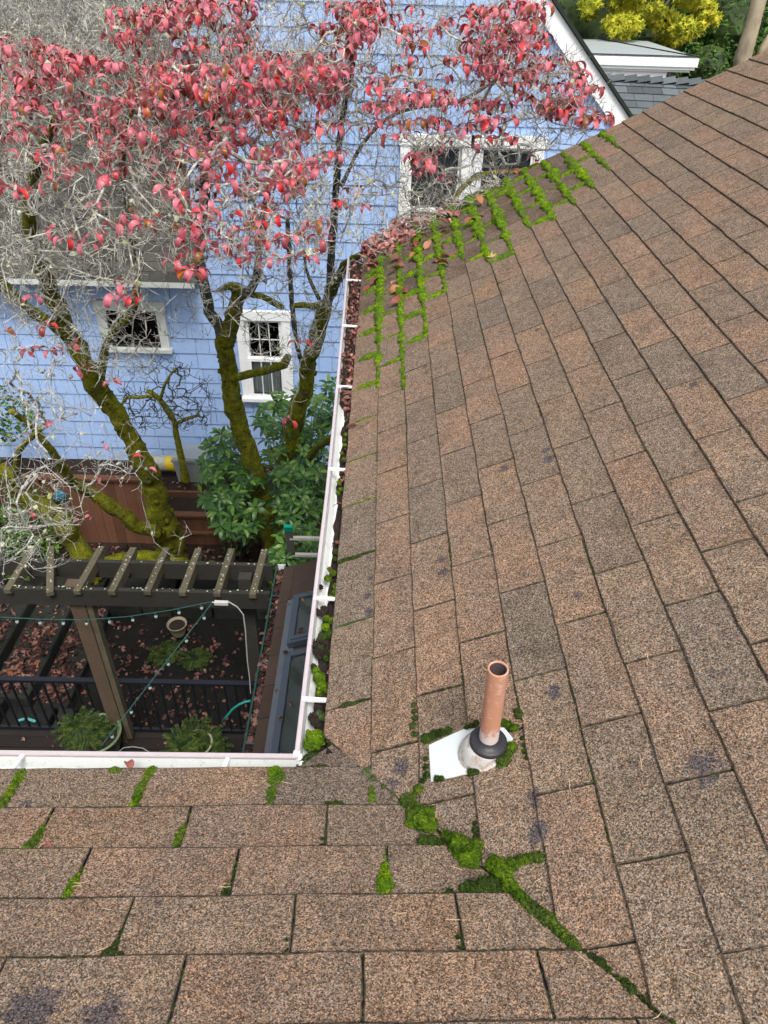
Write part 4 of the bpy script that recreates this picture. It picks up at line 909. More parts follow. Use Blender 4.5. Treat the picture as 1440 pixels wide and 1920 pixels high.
# gable trim and roof edge
def slant(x, off, y0, y1): pass
mb = MB()
for sgn, x0, x1 in ((1, 3.30, APX), (-1, LX, APX)):
    zA_, zB_ = gable_z(x0) if sgn > 0 else gable_z(x0), gable_z(APX)
    a = (x0, zA_); b = (APX, zB_); off = .27
    mb.add([(a[0], FY - .05, a[1]), (b[0], FY - .05, b[1]), (b[0], FY - .05, b[1] - off), (a[0], FY - .05, a[1] - off), (a[0], FY + .0, a[1]), (b[0], FY + .0, b[1]), (b[0], FY + .0, b[1] - off), (a[0], FY + .0, a[1] - off)],
           [(0, 1, 2, 3), (7, 6, 5, 4), (0, 4, 5, 1), (3, 2, 6, 7), (0, 3, 7, 4), (1, 5, 6, 2)])
mb.build('gable_trim', 'white_paint', nb)
rf = holder('roof', nb)
mb = MB()
for x0, x1 in ((3.42, APX), (LX - .05, APX)):
    a, b = (x0, gable_z(x0) + .012), (x1, gable_z(APX) + .012)
    mb.add([(a[0], FY - .09, a[1]), (b[0], FY - .09, b[1]), (b[0], 14.2, b[1]), (a[0], 14.2, a[1])] + [(a[0], FY - .09, a[1] + .05), (b[0], FY - .09, b[1] + .05), (b[0], 14.2, b[1] + .05), (a[0], 14.2, a[1] + .05)],
           [(0, 1, 2, 3), (7, 6, 5, 4), (0, 4, 5, 1), (0, 3, 7, 4), (1, 5, 6, 2), (2, 6, 7, 3)])
mb.build('roof_sheet', 'dark_trim', rf)
# windows
def window(key, frame_w, parts):
    a, b, c, d = WIN[key]
    fw = holder('window', nb)
    mb = MB()
    y0 = FY - .035
    mb.box(a - frame_w, a, y0, FY + .035, c, d); mb.box(b, b + frame_w, y0, FY + .035, c, d)
    mb.box(a - frame_w - .02, b + frame_w + .02, y0 - .012, FY + .035, d, d + frame_w * 1.05); mb.box(a - frame_w - .03, b + frame_w + .03, y0 - .05, FY + .035, c - .055, c)
    mb.build('window_trim', 'white_paint' if key != 'a' else 'white_paint_old', fw)
    mb = MB(); mb.box(a, b, FY + .50, FY + .52, c, d); mb.box(a - .01, a, FY + .04, FY + .5, c, d); mb.box(b, b + .01, FY + .04, FY + .5, c, d); mb.box(a, b, FY + .04, FY + .5, c - .01, c); mb.box(a, b, FY + .04, FY + .5, d, d + .01)
    mb.build('room', 'room_dark', fw)
    return fw, a, b, c, d
def sash(fw, a, b, c, d, y, sw, nx, nz, mat='white_paint', mw=.013):
    mb = MB(); mb.box(a, a + sw, y, y + .03, c, d); mb.box(b - sw, b, y, y + .03, c, d); mb.box(a + sw, b - sw, y, y + .03, c, c + sw * 1.2); mb.box(a + sw, b - sw, y, y + .03, d - sw, d)
    for i in range(1, nx): x = a + sw + (b - a - 2 * sw) * i / nx; mb.box(x - mw / 2, x + mw / 2, y + .004, y + .024, c + sw * 1.2, d - sw)
    for i in range(1, nz): z = c + sw * 1.2 + (d - c - 2.2 * sw) * i / nz; mb.box(a + sw, b - sw, y + .005, y + .023, z - mw / 2, z + mw / 2)
    mb.build('sash', mat, fw)
    mb = MB(); mb.add([(a + sw, y + .014, c + sw), (b - sw, y + .014, c + sw), (b - sw, y + .014, d - sw), (a + sw, y + .014, d - sw)], [(0, 1, 2, 3)]); mb.build('pane', 'glass', fw)
fw, a, b, c, d = window('a', .13, 0); sash(fw, a, b, c, d, FY + .0, .025, 1, 1, 'dark_trim')
fw, a, b, c, d = window('b', .13, 0); zm = (c + d) / 2 + .02
sash(fw, a, b, zm - .03, d, FY + .005, .045, 3, 2); sash(fw, a, b, c, zm + .0, FY - .028, .045, 3, 1)
mb = MB(); n = 40
for i in range(n + 1):
    x = a + .03 + (b - a - .06) * i / n; y = FY + .07 + .012 * math.sin(i * 1.4); mb.v += [(x, y, c + .05), (x, y, zm - .06)]
for i in range(n): mb.f.append((i * 2, i * 2 + 2, i * 2 + 3, i * 2 + 1))
mb.build('curtain', 'curtain', fw)
for key in 'cd':
    fw, a, b, c, d = window(key, .12, 0); zm = c + (d - c) * .43
    sash(fw, a, b, zm, d, FY + .005, .035, 1, 1); sash(fw, a, b, c, zm + .03, FY - .025, .04, 1, 1)
    mb = MB(); mb.add([(a, FY + .045, zm), (b, FY + .045, zm), (b, FY + .045, d), (a, FY + .045, d)], [(0, 1, 2, 3)]); mb.build('insect_screen', 'screen_mesh', fw)
    mb = MB(); mb.add([(a, FY + .30, c), (b, FY + .30, c), (b, FY + .30, zm), (a, FY + .30, zm)], [(0, 1, 2, 3)]); mb.build('blind', 'curtain', fw)
mb = MB(); mb.box(1.10, 1.34, FY - .036, FY + .03, -1.62, -.24); mb.build('window_mullion', 'white_paint', nb)
fan = thing('window_fan', 'round white window fan standing inside the upper window of the blue house', 'fan'); mb = MB()
fc = Vector((.80, FY + .12, -1.08))
for r in (.05, .10, .15, .19): mb.tube([tuple(fc + Vector((r * math.cos(t / 24 * 6.2832), 0, r * math.sin(t / 24 * 6.2832)))) for t in range(25)], .004 if r < .18 else .012, 5, cap=False)
mb.build('grille', 'white_paint', fan); mb = MB()
for k in range(4):
    t = k * math.pi / 2 + .4; mb.bar(tuple(fc), tuple(fc + Vector((.15 * math.cos(t), .02, .15 * math.sin(t)))), .05, .006, up=(0, 1, 0))
mb.build('blade', 'box_grey', fan)
# pent roof over the left windows
pr = thing('porch_roof', 'weathered grey shingled lean-to roof on the blue house above the small left window', 'roof')
PX0, PX1 = -9.5, -2.42
mb = MB(); PO = Vector((0, FY - .42, -1.93)); PV = Vector((0, 1, .62)).normalized(); PN = Vector((0, -.62, 1)).normalized()
mb.add([(PX0, PO.y, PO.z), (PX1, PO.y, PO.z), (PX1, PO.y + 5.5, PO.z + 5.5 * .62), (PX0, PO.y + 5.5, PO.z + 5.5 * .62)] + [(PX0, PO.y, PO.z - .03), (PX1, PO.y, PO.z - .03), (PX1, FY - .0, PO.z - .03), (PX0, FY - .0, PO.z - .03)],
       [(0, 1, 2, 3), (7, 6, 5, 4), (0, 4, 5, 1), (1, 5, 6, 2), (0, 3, 7, 4)])
mb.build('roof_deck', 'grey_roof', pr)
sw_ = MB(); sw_.add([(LX, FY + .03, -5.3), (LX, 14, -5.3), (LX, 14, 4), (LX, FY + .03, 2)], [(0, 1, 2, 3)]); sw_.build('side_wall', 'blue_backing', nb)
mb = MB(); mb.box(PX0, PX1 + .01, PO.y - .02, PO.y - .002, PO.z - .07, PO.z + .005); mb.build('eave_board', 'white_paint_old', pr)
gr = random.Random(8)
for j in range(19):
    x = -5.6 + gr.uniform(0, .2) + gr.uniform(0, .1)
    while x < PX1:
        wd = gr.uniform(.20, .3); x1 = min(PX1, x + wd); b0 = PO + PV * (j * .17 - .02); b1 = PO + PV * ((j + 1) * .17)
        mb = MB(); h0, h1 = .022, .010
        mb.add([(x + .003, b0.y, b0.z + .001), (x1 - .003, b0.y, b0.z + .001), (x1 - .003, b1.y, b1.z + .001), (x + .003, b1.y, b1.z + .001),
                (x + .003, b0.y, b0.z + h0), (x1 - .003, b0.y, b0.z + h0), (x1 - .003, b1.y, b1.z + h1), (x + .003, b1.y, b1.z + h1)], [(4, 5, 6, 7), (0, 1, 5, 4), (1, 2, 6, 5), (3, 0, 4, 7)])
        mb.build('roof_shingle', 'porch_shingle', pr); x = x1
# slate grey wing roof and the flat roofed white dormer to the right
wr = thing('grey_wing_roof', 'dark grey shingled wing roof with ridge caps, seen between the white gable edge and the brown roof', 'roof')
ra_, rb2 = Vector((3.483,12,0.217)), Vector((5.158,12,0.187))
RD = Vector((0, -1, -.62)).normalized(); ux = (rb2 - ra_).normalized(); Lr = 3.6
mb = MB(); o_ = ra_ - ux * .1
mb.add([tuple(o_), tuple(o_ + ux * Lr), tuple(o_ + ux * Lr + RD * 3), tuple(o_ + RD * 3), tuple(o_ + Vector((0, 2.5, -1.6))), tuple(o_ + ux * Lr + Vector((0, 2.5, -1.6)))], [(0, 3, 2, 1), (0, 1, 5, 4)]); mb.build('roof_deck', 'grey_roof', wr)
wn = ux.cross(RD); wn = wn if wn.z > 0 else -wn
for j in range(13):
    t = gr.uniform(0, .2)
    while t < Lr:
        wd = gr.uniform(.2, .32); a0 = o_ + ux * (t + .003) + RD * (j * .15); a1 = o_ + ux * (t + wd - .003) + RD * (j * .15); b0 = a0 + RD * .165; b1 = a1 + RD * .165
        mb = MB(); mb.add([tuple(a0 + wn * .006), tuple(a1 + wn * .006), tuple(b1 + wn * .022), tuple(b0 + wn * .022), tuple(b1 + wn * .002), tuple(b0 + wn * .002), tuple(a0 + wn * .002), tuple(a1 + wn * .002)], [(0, 3, 2, 1), (3, 5, 4, 2), (0, 6, 5, 3), (1, 2, 4, 7)]); mb.build('roof_shingle', 'grey_shingle', wr)
        t += wd
t = 0
while t < Lr - .2:
    mb = MB(); a0 = o_ + ux * t; a1 = o_ + ux * (t + .22)
    up0, up1 = Vector((0, 0, .035)), Vector((0, 0, .075))
    s1, s2 = RD * .13, Vector((0, .12, -.07))
    mb.add([tuple(a0 + up0 + s1), tuple(a0 + up0), tuple(a0 + up0 + s2), tuple(a1 + up1 + s1), tuple(a1 + up1), tuple(a1 + up1 + s2), tuple(a1 + s1), tuple(a1 + s2)], [(0, 3, 4, 1), (1, 4, 5, 2), (3, 6, 7, 5, 4)]); mb.build('ridge_cap', 'grey_shingle', wr); t += .2
dm = thing('white_dormer', 'white box dormer with a flat grey roof behind the blue gable', 'dormer')
d0, d1 = Vector((3.377,13,0.373)), Vector((5.233,13,0.404))
zt = (d0.z + d1.z) / 2
mb = MB(); mb.box(2.6, d1.x, 13.0, 15.9, zt, zt + .05); mb.build('flat_roof', 'flat_roof', dm)
mb = MB(); mb.box(2.6, d1.x + .03, 12.96, 12.995, zt - .09, zt + .035); mb.box(2.6, d1.x - .06, 13.02, 13.06, zt - .17, zt - .09); mb.box(2.6, d1.x - .0, 12.985, 13.02, zt - .135, zt - .085); mb.box(d1.x, d1.x + .03, 12.995, 15.9, zt - .09, zt + .035); mb.build('cornice', 'white_paint', dm)
mb = MB(); mb.box(2.6, d1.x - .42, 13.06, 15.7, -3, zt - .1); mb.build('wall', 'white_paint', dm)
mb = MB(); mb.bar((2.6, 12.99, zt + .06), (d1.x + .02, 12.99, zt + .06), .03, .012); mb.bar((d1.x + .015, 12.99, zt + .06), (d1.x - .9, 15.9, zt + .06), .03, .012); mb.build('roof_edge', 'dark_trim', dm)

# ================================================================== TREES BEYOND
def star_leaf(s):
    pts = []
    for k in range(10):
        a = k / 10 * 6.283; r = s * (1 if k % 2 == 0 else .42); pts.append(Vector((math.cos(a) * r, math.sin(a) * r, .12 * s * (k % 2))))
    return [Vector((0, 0, 0))] + pts, [(0, k + 1, (k + 1) % 10 + 1) for k in range(10)]
def oval_leaf(L, Wd): return [Vector((0, 0, 0)), Vector((L * .45, Wd / 2, .1 * L)), Vector((L, 0, -.05 * L)), Vector((L * .45, -Wd / 2, .1 * L))], [(0, 1, 2, 3)]
def crown(mb, blobs, n, lf, r, tilt=.9):
    vs, fs = lf; tot = sum(b[1] ** 2 for b in blobs)
    for (c, rad, fl) in blobs:
        c = Vector(c)
        for _ in range(int(n * rad * rad / tot)):
            d = rnd_dir(r); rr = rad * r.uniform(.55, 1.0) * (1 + .25 * noise.noise(d * 2.5 + c)); p = c + Vector((d.x * rr, d.y * rr, d.z * rr * fl)); rot = rrot(tilt, r); s = r.uniform(.7, 1.25)
            mb.add([tuple(p + rot @ (v * s)) for v in vs], fs)
def bg_tree(name, label, mat, blobs, n, lf, trunk, tmat='bark_bare', seed=1, core=.7):
    t = thing(name, label, 'tree', 'trees beyond the houses'); r = random.Random(seed); mb = MB(); crown(mb, blobs, n, lf, r); mb.build('crown', mat, t)
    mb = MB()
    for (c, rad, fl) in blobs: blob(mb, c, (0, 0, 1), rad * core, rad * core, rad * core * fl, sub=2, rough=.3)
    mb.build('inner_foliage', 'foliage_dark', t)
    mb = MB(); mb.tube([p[:3] for p in trunk], [p[3] for p in trunk], 8, .15); mb.build('trunk', tmat, t, smooth=True)
bg_tree('hedge_tree', 'dark evergreen hedge tree directly behind the white gable edge', 'foliage_dark', [((4.3, 19, .2), 1.9, 1.2), ((2.0, 19.5, .6), 2.0, 1.2), ((5.9, 20, .3), 1.7, 1.3), ((3.2, 18.6, -1.2), 2.0, 1), ((0.5, 20, 1), 2.2, 1)], 15000, oval_leaf(.10, .05), [(4, 19, -6, .2), (4, 19, 0, .1)], seed=2)
bg_tree('maple_tree', 'bright yellow maple branch hanging over the flat dormer roof', 'foliage_yellow', [((5.57,16.1,0.763),0.33,0.6),((5.853,15.6,0.664),0.33,0.6),((5.807,15.85,0.638),0.18,0.6),((4.293,17.1,1.142),0.28,0.6),((6.634,17.1,0.967),0.28,0.6),((6.115,16.35,1.495),0.28,0.6),((5.067,16.1,1.318),0.33,0.6),((5.564,16.85,0.908),0.18,0.6),((3.982,16.1,1.374),0.33,0.6),((4.628,15.6,0.694),0.38,0.6),((5.568,15.6,1.439),0.23,0.6),((5.631,15.6,1.465),0.33,0.6),((5.304,15.85,1.452),0.28,0.6),((4.285,17.1,0.792),0.18,0.6),((4.631,16.85,1.357),0.33,0.6),((6.333,15.85,0.831),0.23,0.6),((4.875,16.35,0.599),0.28,0.6),((5.509,16.6,0.795),0.38,0.6),((4.711,16.6,0.65),0.28,0.6),((5.962,16.6,0.509),0.38,0.6),((6.069,16.1,1.326),0.23,0.6),((4.995,16.85,1.392),0.33,0.6),((4.452,16.85,1.498),0.38,0.6),((4.948,16.85,0.946),0.38,0.6),((3.921,15.6,1.019),0.23,0.6),((4.637,15.6,1.273),0.33,0.6),((6.195,16.85,1.1),0.33,0.6),((4.76,16.1,1.094),0.33,0.6),((5.403,15.6,1.538),0.28,0.6),((6.53,17.1,1.579),0.38,0.6)], 5200, star_leaf(.068), [(6.515,18,1.595) + (.05,), (5.661,16.8,0.895) + (.02,)], seed=3, core=.12)
bg_tree('laurel_tree', 'mid green laurel right of the dormer, behind the brown roof edge', 'foliage_mid', [((7.357,18,0.491), 1.1, .9), ((6.894,17,-0.117), .7, .8), ((8.283,18.5,-0.137), .9, .9), ((9.339,20,0.401), 1.5, 1), ((8.113,20,1.005), 1.4, .9)], 8000, oval_leaf(.13, .06), [(8, 18, -6, .2), (8, 18, 0, .1)], seed=4)
bg_tree('conifer_tree', 'very dark conifer filling the gap at the top right corner', 'foliage_dark', [((8, 27, 1), 3.5, 1.2), ((13, 26, 0), 3.5, 1.2), ((11.5, 22, -1.5), 2.2, 1.2), ((4, 27, 2), 3.5, 1), ((17, 27, 0), 4, 1.2)], 14000, oval_leaf(.2, .08), [(9, 27, -6, .3), (9, 27, 0, .2)], seed=5)
tt = thing('bare_trunk_tree', 'pale tan bare tree trunk standing at the top right', 'tree', 'trees beyond the houses'); mb = MB(); mb.tube([(6.942,15,-0.346),(6.826,15,0.267),(6.83,15,0.769),(6.815,15,1.249),(6.775,15,1.783)], [.15, .14, .13, .125, .12], 14, .25); mb.build('trunk', 'tan_bark', tt, smooth=True)
mb = MB(); mb.tube([(7.256,15.3,0.161),(7.29,15.3,0.423),(7.383,15.3,0.68)], [.09, .08, .07], 10, .2); mb.build('side_trunk', 'tan_bark', tt, smooth=True)
# brownish thicket behind the canopy at the top left
bg_tree('thicket_tree', 'brown green thicket behind the red tree at the top left', 'foliage_dark', [((-7.5, 17, .5), 2.6, 1), ((-11, 17, 0), 3, 1), ((-4.8, 19, 2), 2.4, 1)], 9000, oval_leaf(.16, .07), [(-8, 17, -6, .3), (-8, 17, 0, .2)], seed=6)
# ================================================================== THE YARD BETWEEN THE HOUSES
LOW = -5.95
mb = MB(); mb.box(-12, 0.30, 3.9, 7.4, LOW - .3, LOW); mb.build('patio', 'patio_stone', kind='structure')
mb = MB(); NX, NY = 70, 16
for j in range(NY + 1):
    for i in range(NX + 1):
        x = -12 + 18 * i / NX; y = 7.45 + 1.6 * j / NY; mb.v.append((x, y, -5.12 + .05 * noise.noise(Vector((x * 2, y * 2, 0)))))
for j in range(NY):
    for i in range(NX): a = j * (NX + 1) + i; mb.f.append((a, a + 1, a + NX + 2, a + NX + 1))
mb.build('garden_bed', 'soil', smooth=True, kind='structure')
mb = MB(); mb.box(-12, 6, 7.42, 7.5, LOW - .3, -5.2); mb.build('bed_edge', 'soil', kind='structure')
# deck of separate boards
dk = thing('wooden_deck', 'dark wet wooden deck below the pergola inside the black railing', 'deck')
k = 0; y = -0.3
while y < 3.9:
    mb = MB(); mb.box(-9, .29, y, y + .135, -5.40, -5.36 + rnd.uniform(0, .003)); mb.build('deck_board', 'deck_wood', dk); y += .142
mb = MB(); mb.box(-9, .29, 3.92, 3.96, -5.62, -5.37); mb.build('rim_board', 'deck_wood', dk)
# railing
ry = 3.87
rl = thing('black_railing', 'black metal deck railing with thin vertical balusters', 'railing'); mb = MB(); mb.box(-9, -1.12, ry - .028, ry + .028, -4.475, -4.44); mb.build('top_rail', 'rail_metal', rl)
mb = MB(); mb.box(-9, -1.12, ry - .015, ry + .015, -5.29, -5.255); mb.build('bottom_rail', 'rail_metal', rl)
x = -1.22
while x > -7:
    mb = MB(); mb.box(x - .009, x + .009, ry - .009, ry + .009, -5.256, -4.474); mb.build('baluster', 'rail_metal', rl); x -= .112
# pergola
pg = thing('garden_pergola', 'weathered grey wooden pergola with stubby notched rafters above the railing', 'pergola')
mb = MB(); mb.box(-6.5, -.84, 3.70, 3.745, -3.18, -2.99); mb.build('beam', 'beam_wood', pg)
mb = MB(); mb.box(-6.5, -.86, 4.06, 4.105, -3.16, -2.97); mb.build('beam', 'beam_wood', pg)
RAFT = [((-3.184,4.265,-2.96),(-3.187,3.655,-2.96)),((-3.018,4.27,-2.96),(-2.796,3.64,-2.96)),((-2.536,4.286,-2.96),(-2.565,3.66,-2.96)),((-2.226,4.281,-2.96),(-2.255,3.663,-2.96)),((-1.909,4.291,-2.96),(-1.937,3.672,-2.96)),((-1.599,4.286,-2.96),(-1.62,3.668,-2.96)),((-1.281,4.296,-2.96),(-1.307,3.664,-2.96)),((-0.96,4.291,-2.96),(-0.985,3.66,-2.96)),((-3.522,4.253,-2.96),(-3.491,3.653,-2.96))]
for p, q_ in RAFT:
    mb = MB(); p = Vector(p); q_ = Vector(q_); d = (q_ - p); L = d.length; d.normalize(); s = d.cross(Vector((0, 0, 1))).normalized() * .031
    pr_ = [(0, 0), (0, -.07), (.10, -.115), (L - .10, -.115), (L - .03, -.06), (L, -.045), (L, 0)]
    n = len(pr_); vs = []
    for sg in (-1, 1): vs += [tuple(p + d * a + Vector((0, 0, b)) + s * sg) for a, b in pr_]
    mb.add(vs, [tuple(range(n)), tuple(range(2 * n - 1, n - 1, -1))] + [((i + 1) % n, i, i + n, (i + 1) % n + n) for i in range(n)])
    mb.build('rafter', 'weathered_wood', pg)
for X_ in (-2.72, -5.6):
    mb = MB(); mb.box(X_, X_ + .14, 3.75, 3.86, -5.36, -3.0); mb.build('post', 'post_wood', pg)
    mb = MB(); mb.box(X_ + .145, X_ + .20, 3.76, 3.84, -5.3, -3.0); mb.build('post_board', 'weathered_wood', pg)
mb = MB(); mb.box(-1.16, -1.04, 3.90, 4.0, -5.9, -3.0); mb.build('post', 'beam_wood', pg)
mb = MB()
for k in range(120):
    p, q_ = rnd.choice(RAFT); t = rnd.random(); c = Vector(p).lerp(Vector(q_), t) + Vector((rnd.uniform(-.02, .02), 0, .002)); blob(mb, c, (0, 0, 1), rnd.uniform(.004, .010), rz=.003, sub=1, rough=.5)
for k in range(160): blob(mb, (rnd.uniform(-4.5, -.9), rnd.choice([3.72, 4.08]), rnd.choice([-2.985, -2.965])), (0, 0, 1), rnd.uniform(.004, .011), rz=.004, sub=1, rough=.5)
mb.build('lichen_spots', 'lichen', pg, kind='stuff')
# string lights
def cable_run(name, label, pts, nb_, sag=0.0, grp='string lights over the deck', br=.024):
    t = thing(name, label, 'string lights', grp); P_ = []
    for i in range(41):
        s = i / 40 * (len(pts) - 1); k = min(int(s), len(pts) - 2); u = s - k; p = Vector(pts[k]).lerp(Vector(pts[k + 1]), u); p.z -= sag * 4 * (s / (len(pts) - 1)) * (1 - s / (len(pts) - 1)); P_.append(p)
    mb = MB(); mb.tube(P_, .0045, 5); mb.build('cable', 'cable_green', t)
    for i in range(nb_):
        s = (i + .5) / nb_ * 40; k = int(s); p = P_[k].lerp(P_[min(k + 1, 40)], s - k)
        mb = MB(); mb.lathe([(.009, .0), (.011, -.012), (.010, -.032)], tuple(p), 8); so_ = mb.build('socket', 'cable_green', t)
        mb = MB(); mb.lathe([(.008, -.030), (.014, -.042), (.016, -.054), (.012, -.066), (.003, -.072)], tuple(p), 10); mb.build('bulb', 'bulb_glass', t, smooth=True)
cable_run('string_lights', 'string of small clear bulbs strung level in front of the pergola beam', [(-3.92,3.62,-3.174),(-3.322,3.62,-3.273),(-2.936,3.62,-3.29),(-2.543,3.62,-3.285),(-2.141,3.62,-3.232),(-1.736,3.62,-3.138),(-1.344,3.62,-3.018)], 11)
cable_run('string_lights', 'string of small clear bulbs running diagonally down from the pergola beam to the deck', [(-1.34,3.6,-3.012), (-2.174,2.6,-3.742)], 6)
t = thing('power_cord', 'white power cord with a plug hanging from the pergola beam', 'cord'); mb = MB(); mb.tube([(-1.333,3.58,-2.986),(-1.268,3.58,-2.997),(-1.18,3.58,-2.981),(-1.114,3.58,-3.039),(-1.07,3.58,-3.133),(-1.069,3.58,-3.327),(-1.079,3.58,-3.543),(-1.089,3.58,-3.768),(-1.089,3.58,-4.002),(-1.1,3.58,-4.246)], .0055, 6); mb.build('cord', 'cable_white', t)
mb = MB(); mb.bar((-1.311,3.57,-2.982), (-1.188,3.57,-2.985), .035, .03); mb.build('plug', 'cable_white', t)
# stone steps and wall at the left of the patio
def stones(name, label, boxes, cat='stones', grp=None):
    t = thing(name, label, cat, grp)
    for (x0, x1, y0, y1, z0, z1) in boxes:
        mb = MB(); c = Vector(((x0 + x1) / 2, (y0 + y1) / 2, (z0 + z1) / 2)); vs, fs = ico(3); hx, hy, hz = (x1 - x0) / 2, (y1 - y0) / 2, (z1 - z0) / 2
        out = []
        for v in vs:
            w_ = Vector([math.copysign(abs(q) ** .22, q) for q in v]); m = max(abs(w_.x), abs(w_.y), abs(w_.z)); w_ /= m ** .9
            out.append((c.x + w_.x * hx + .02 * noise.noise(v * 2 + c), c.y + w_.y * hy + .02 * noise.noise(v * 2 + c * 2), c.z + w_.z * hz + .015 * noise.noise(v * 3 + c)))
        mb.add(out, fs); mb.build('stone', 'stone', t, smooth=True)
stones('stone_steps', 'dark stone steps at the left of the sunken patio, pink leaves on their treads', [(-4.05, -3.62, 4.5, 5.5, LOW, LOW + .18), (-4.05, -3.62, 5.5, 6.2, LOW, LOW + .19), (-4.55, -4.05, 4.5, 5.3, LOW, LOW + .36), (-4.55, -4.05, 5.3, 6.2, LOW, LOW + .37), (-5.2, -4.55, 4.5, 6.2, LOW, LOW + .55), (-3.7, -3.5, 4.2, 4.5, LOW, LOW + .2), (-4.3, -3.75, 4.15, 4.5, LOW, LOW + .22), (-5.0, -4.3, 4.05, 4.5, LOW, LOW + .4)], 'steps')
bxs = []; x = -6.0
while x < -1.0:
    wd = rnd.uniform(.35, .6); bxs.append((x, x + wd - .02, 6.25, 6.6, LOW, LOW + .24)); bxs.append((x + .1, x + wd + .05, 6.3, 6.65, LOW + .23, LOW + .45)); x += wd
stones('stone_retaining_wall', 'low dark mossy stone wall at the back of the patio beneath the wooden fence', bxs, 'wall')
mb = MB(); mb.box(-12, 0.3, 6.6, 7.42, LOW - .2, LOW + .42); mb.build('upper_bed', 'soil', kind='structure')
# fence: posts, rails, boards
fe = thing('wooden_fence', 'reddish brown wooden board fence between the garden and the blue house', 'fence')
fy = 7.38
def fboards(x0, x1, z0, z1, y):
    x = x0
    while x < x1:
        mb = MB(); mb.box(x, min(x + .135, x1), y + rnd.uniform(-.003, .003), y + .02, z0, z1 + rnd.uniform(-.006, .006)); mb.build('fence_board', 'fence_wood', fe); x += .139
fboards(-4.75, -3.02, -5.6, -4.36, fy); fboards(-3.0, -.2, -5.6, -4.98, fy); fboards(-7.5, -4.77, -5.6, -4.36, fy)
for (x0, x1, z0) in ((-3.02, -.2, -4.98), (-3.02, -.2, -5.30), (-7.5, -3.02, -4.36)):
    mb = MB(); mb.box(x0, x1, fy - .05, fy + .06, z0 - .0, z0 + .035); mb.build('rail', 'fence_wood', fe)
for x in (-5.6, -4.76, -3.06, -1.6):
    mb = MB(); mb.box(x, x + .09, fy - .06, fy - .004, -5.7, -4.34 if x < -3.0 else -4.96); mb.build('post', 'fence_wood', fe)
mb = MB(); mb.box(-3.6, -2.3, 8.02, 8.06, -5.14, -5.02); mb.build('edging_board', 'fence_wood', fe)
# leaf litter on the ground: three masses
def litter(name, label, boxes, n, s0=.055, s1=.1, mat='litter'):
    mb = MB()
    for _ in range(n):
        (x0, x1, y0, y1, z) = rnd.choice(boxes); x = rnd.uniform(x0, x1); y = rnd.uniform(y0, y1)
        if noise.noise(Vector((x * 1.6, y * 1.6, 2))) < -.15 and rnd.random() < .8: continue
        k = rnd.randrange(6); sc_ = rnd.uniform(s0, s1) / .085; place_leaf_mesh(mb, LITV[k], (x, y, z + rnd.uniform(.012, .03)), rrot(.3), sc_)
    return mb.build(name, mat, smooth=True, kind='stuff', label=label, category='leaves')
litter('fallen_leaves', 'pink and brown fallen leaves carpeting the sunken patio', [(-3.6, -.4, 3.95, 6.2, LOW), (-3.6, -.4, 4.3, 6.1, LOW), (-5.2, -4.6, 4.5, 6.2, LOW + .56), (-4.5, -4.1, 4.6, 6.2, LOW + .36), (-4.0, -3.65, 4.6, 6.2, LOW + .18), (-5.5, -1, 6.62, 7.3, LOW + .43)], 3400)
litter('fallen_leaves', 'pink fallen leaves scattered on the soil strip beside the blue house', [(-6, 1, 7.5, 8.9, -5.10)], 520, .05, .08)
litter('fallen_leaves', 'few pale leaves scattered on the dark deck boards', [(-4.2, -1, 2.8, 3.85, -5.36)], 60)
# pots and plants
def pot(name, label, c, r, h, mat):
    t = thing(name, label, 'plant pot'); mb = MB(); mb.lathe([(r * .62, 0), (r * .85, h * .45), (r * .97, h * .9), (r * 1.04, h * .93), (r * 1.05, h), (r * .96, h), (r * .93, h * .85), (0.001, h * .8)], c, 28); mb.build('pot', mat, t, smooth=True)
    mb = MB(); mb.lathe([(r * .93, h * .84), (.001, h * .88)], c, 24); mb.build('soil', 'soil_dark', t); return t
def fern(mb, base, n, L, up, r, dens=14, lw=.035):
    for k in range(n):
        a = r.uniform(0, 6.283); d = Vector((math.cos(a), math.sin(a), up * r.uniform(.6, 1.3))).normalized(); p = Vector(base); ln = L * r.uniform(.5, 1); pts = [p.copy()]
        for i in range(8): d = (d + Vector((0, 0, -.12)) + rnd_dir(r) * .06).normalized(); p = p + d * ln / 8; pts.append(p.copy())
        mb.tube(pts, .003, 3)
        for i in range(dens):
            s = .2 + .8 * i / dens; q = pts[min(7, int(s * 8))].lerp(pts[min(8, int(s * 8) + 1)], s * 8 % 1); side = d.cross(Vector((0, 0, 1))).normalized()
            for sg in (-1, 1):
                u = (side * sg + d * .5 + rnd_dir(r) * .25).normalized(); l2 = lw * 2.2 * (1.1 - s * .6); wv = u.cross(Vector((0, 0, 1))).normalized() * lw * .3
                mb.add([tuple(q), tuple(q + u * l2 * .5 + wv), tuple(q + u * l2 + Vector((0, 0, -.01))), tuple(q + u * l2 * .5 - wv)], [(0, 1, 2, 3)])
rf_ = random.Random(21)
c = Vector((-2.794,3.593,-5))
pot('garden_pot', 'large green glazed pot on the deck at the foot of the pergola post', (c.x, c.y, -5.36), .245, .40, 'pot_green')
t = thing('cedar_shrub', 'feathery yellow green shrub growing out of the green glazed pot', 'shrub'); mb = MB(); fern(mb, (c.x - .1, c.y - .02, -5.0), 70, .33, 1.0, rf_, 16, .024); fern(mb, (c.x - .18, c.y + .02, -4.9), 40, .30, .6, rf_, 14, .024); mb.build('foliage', 'foliage_fern', t)
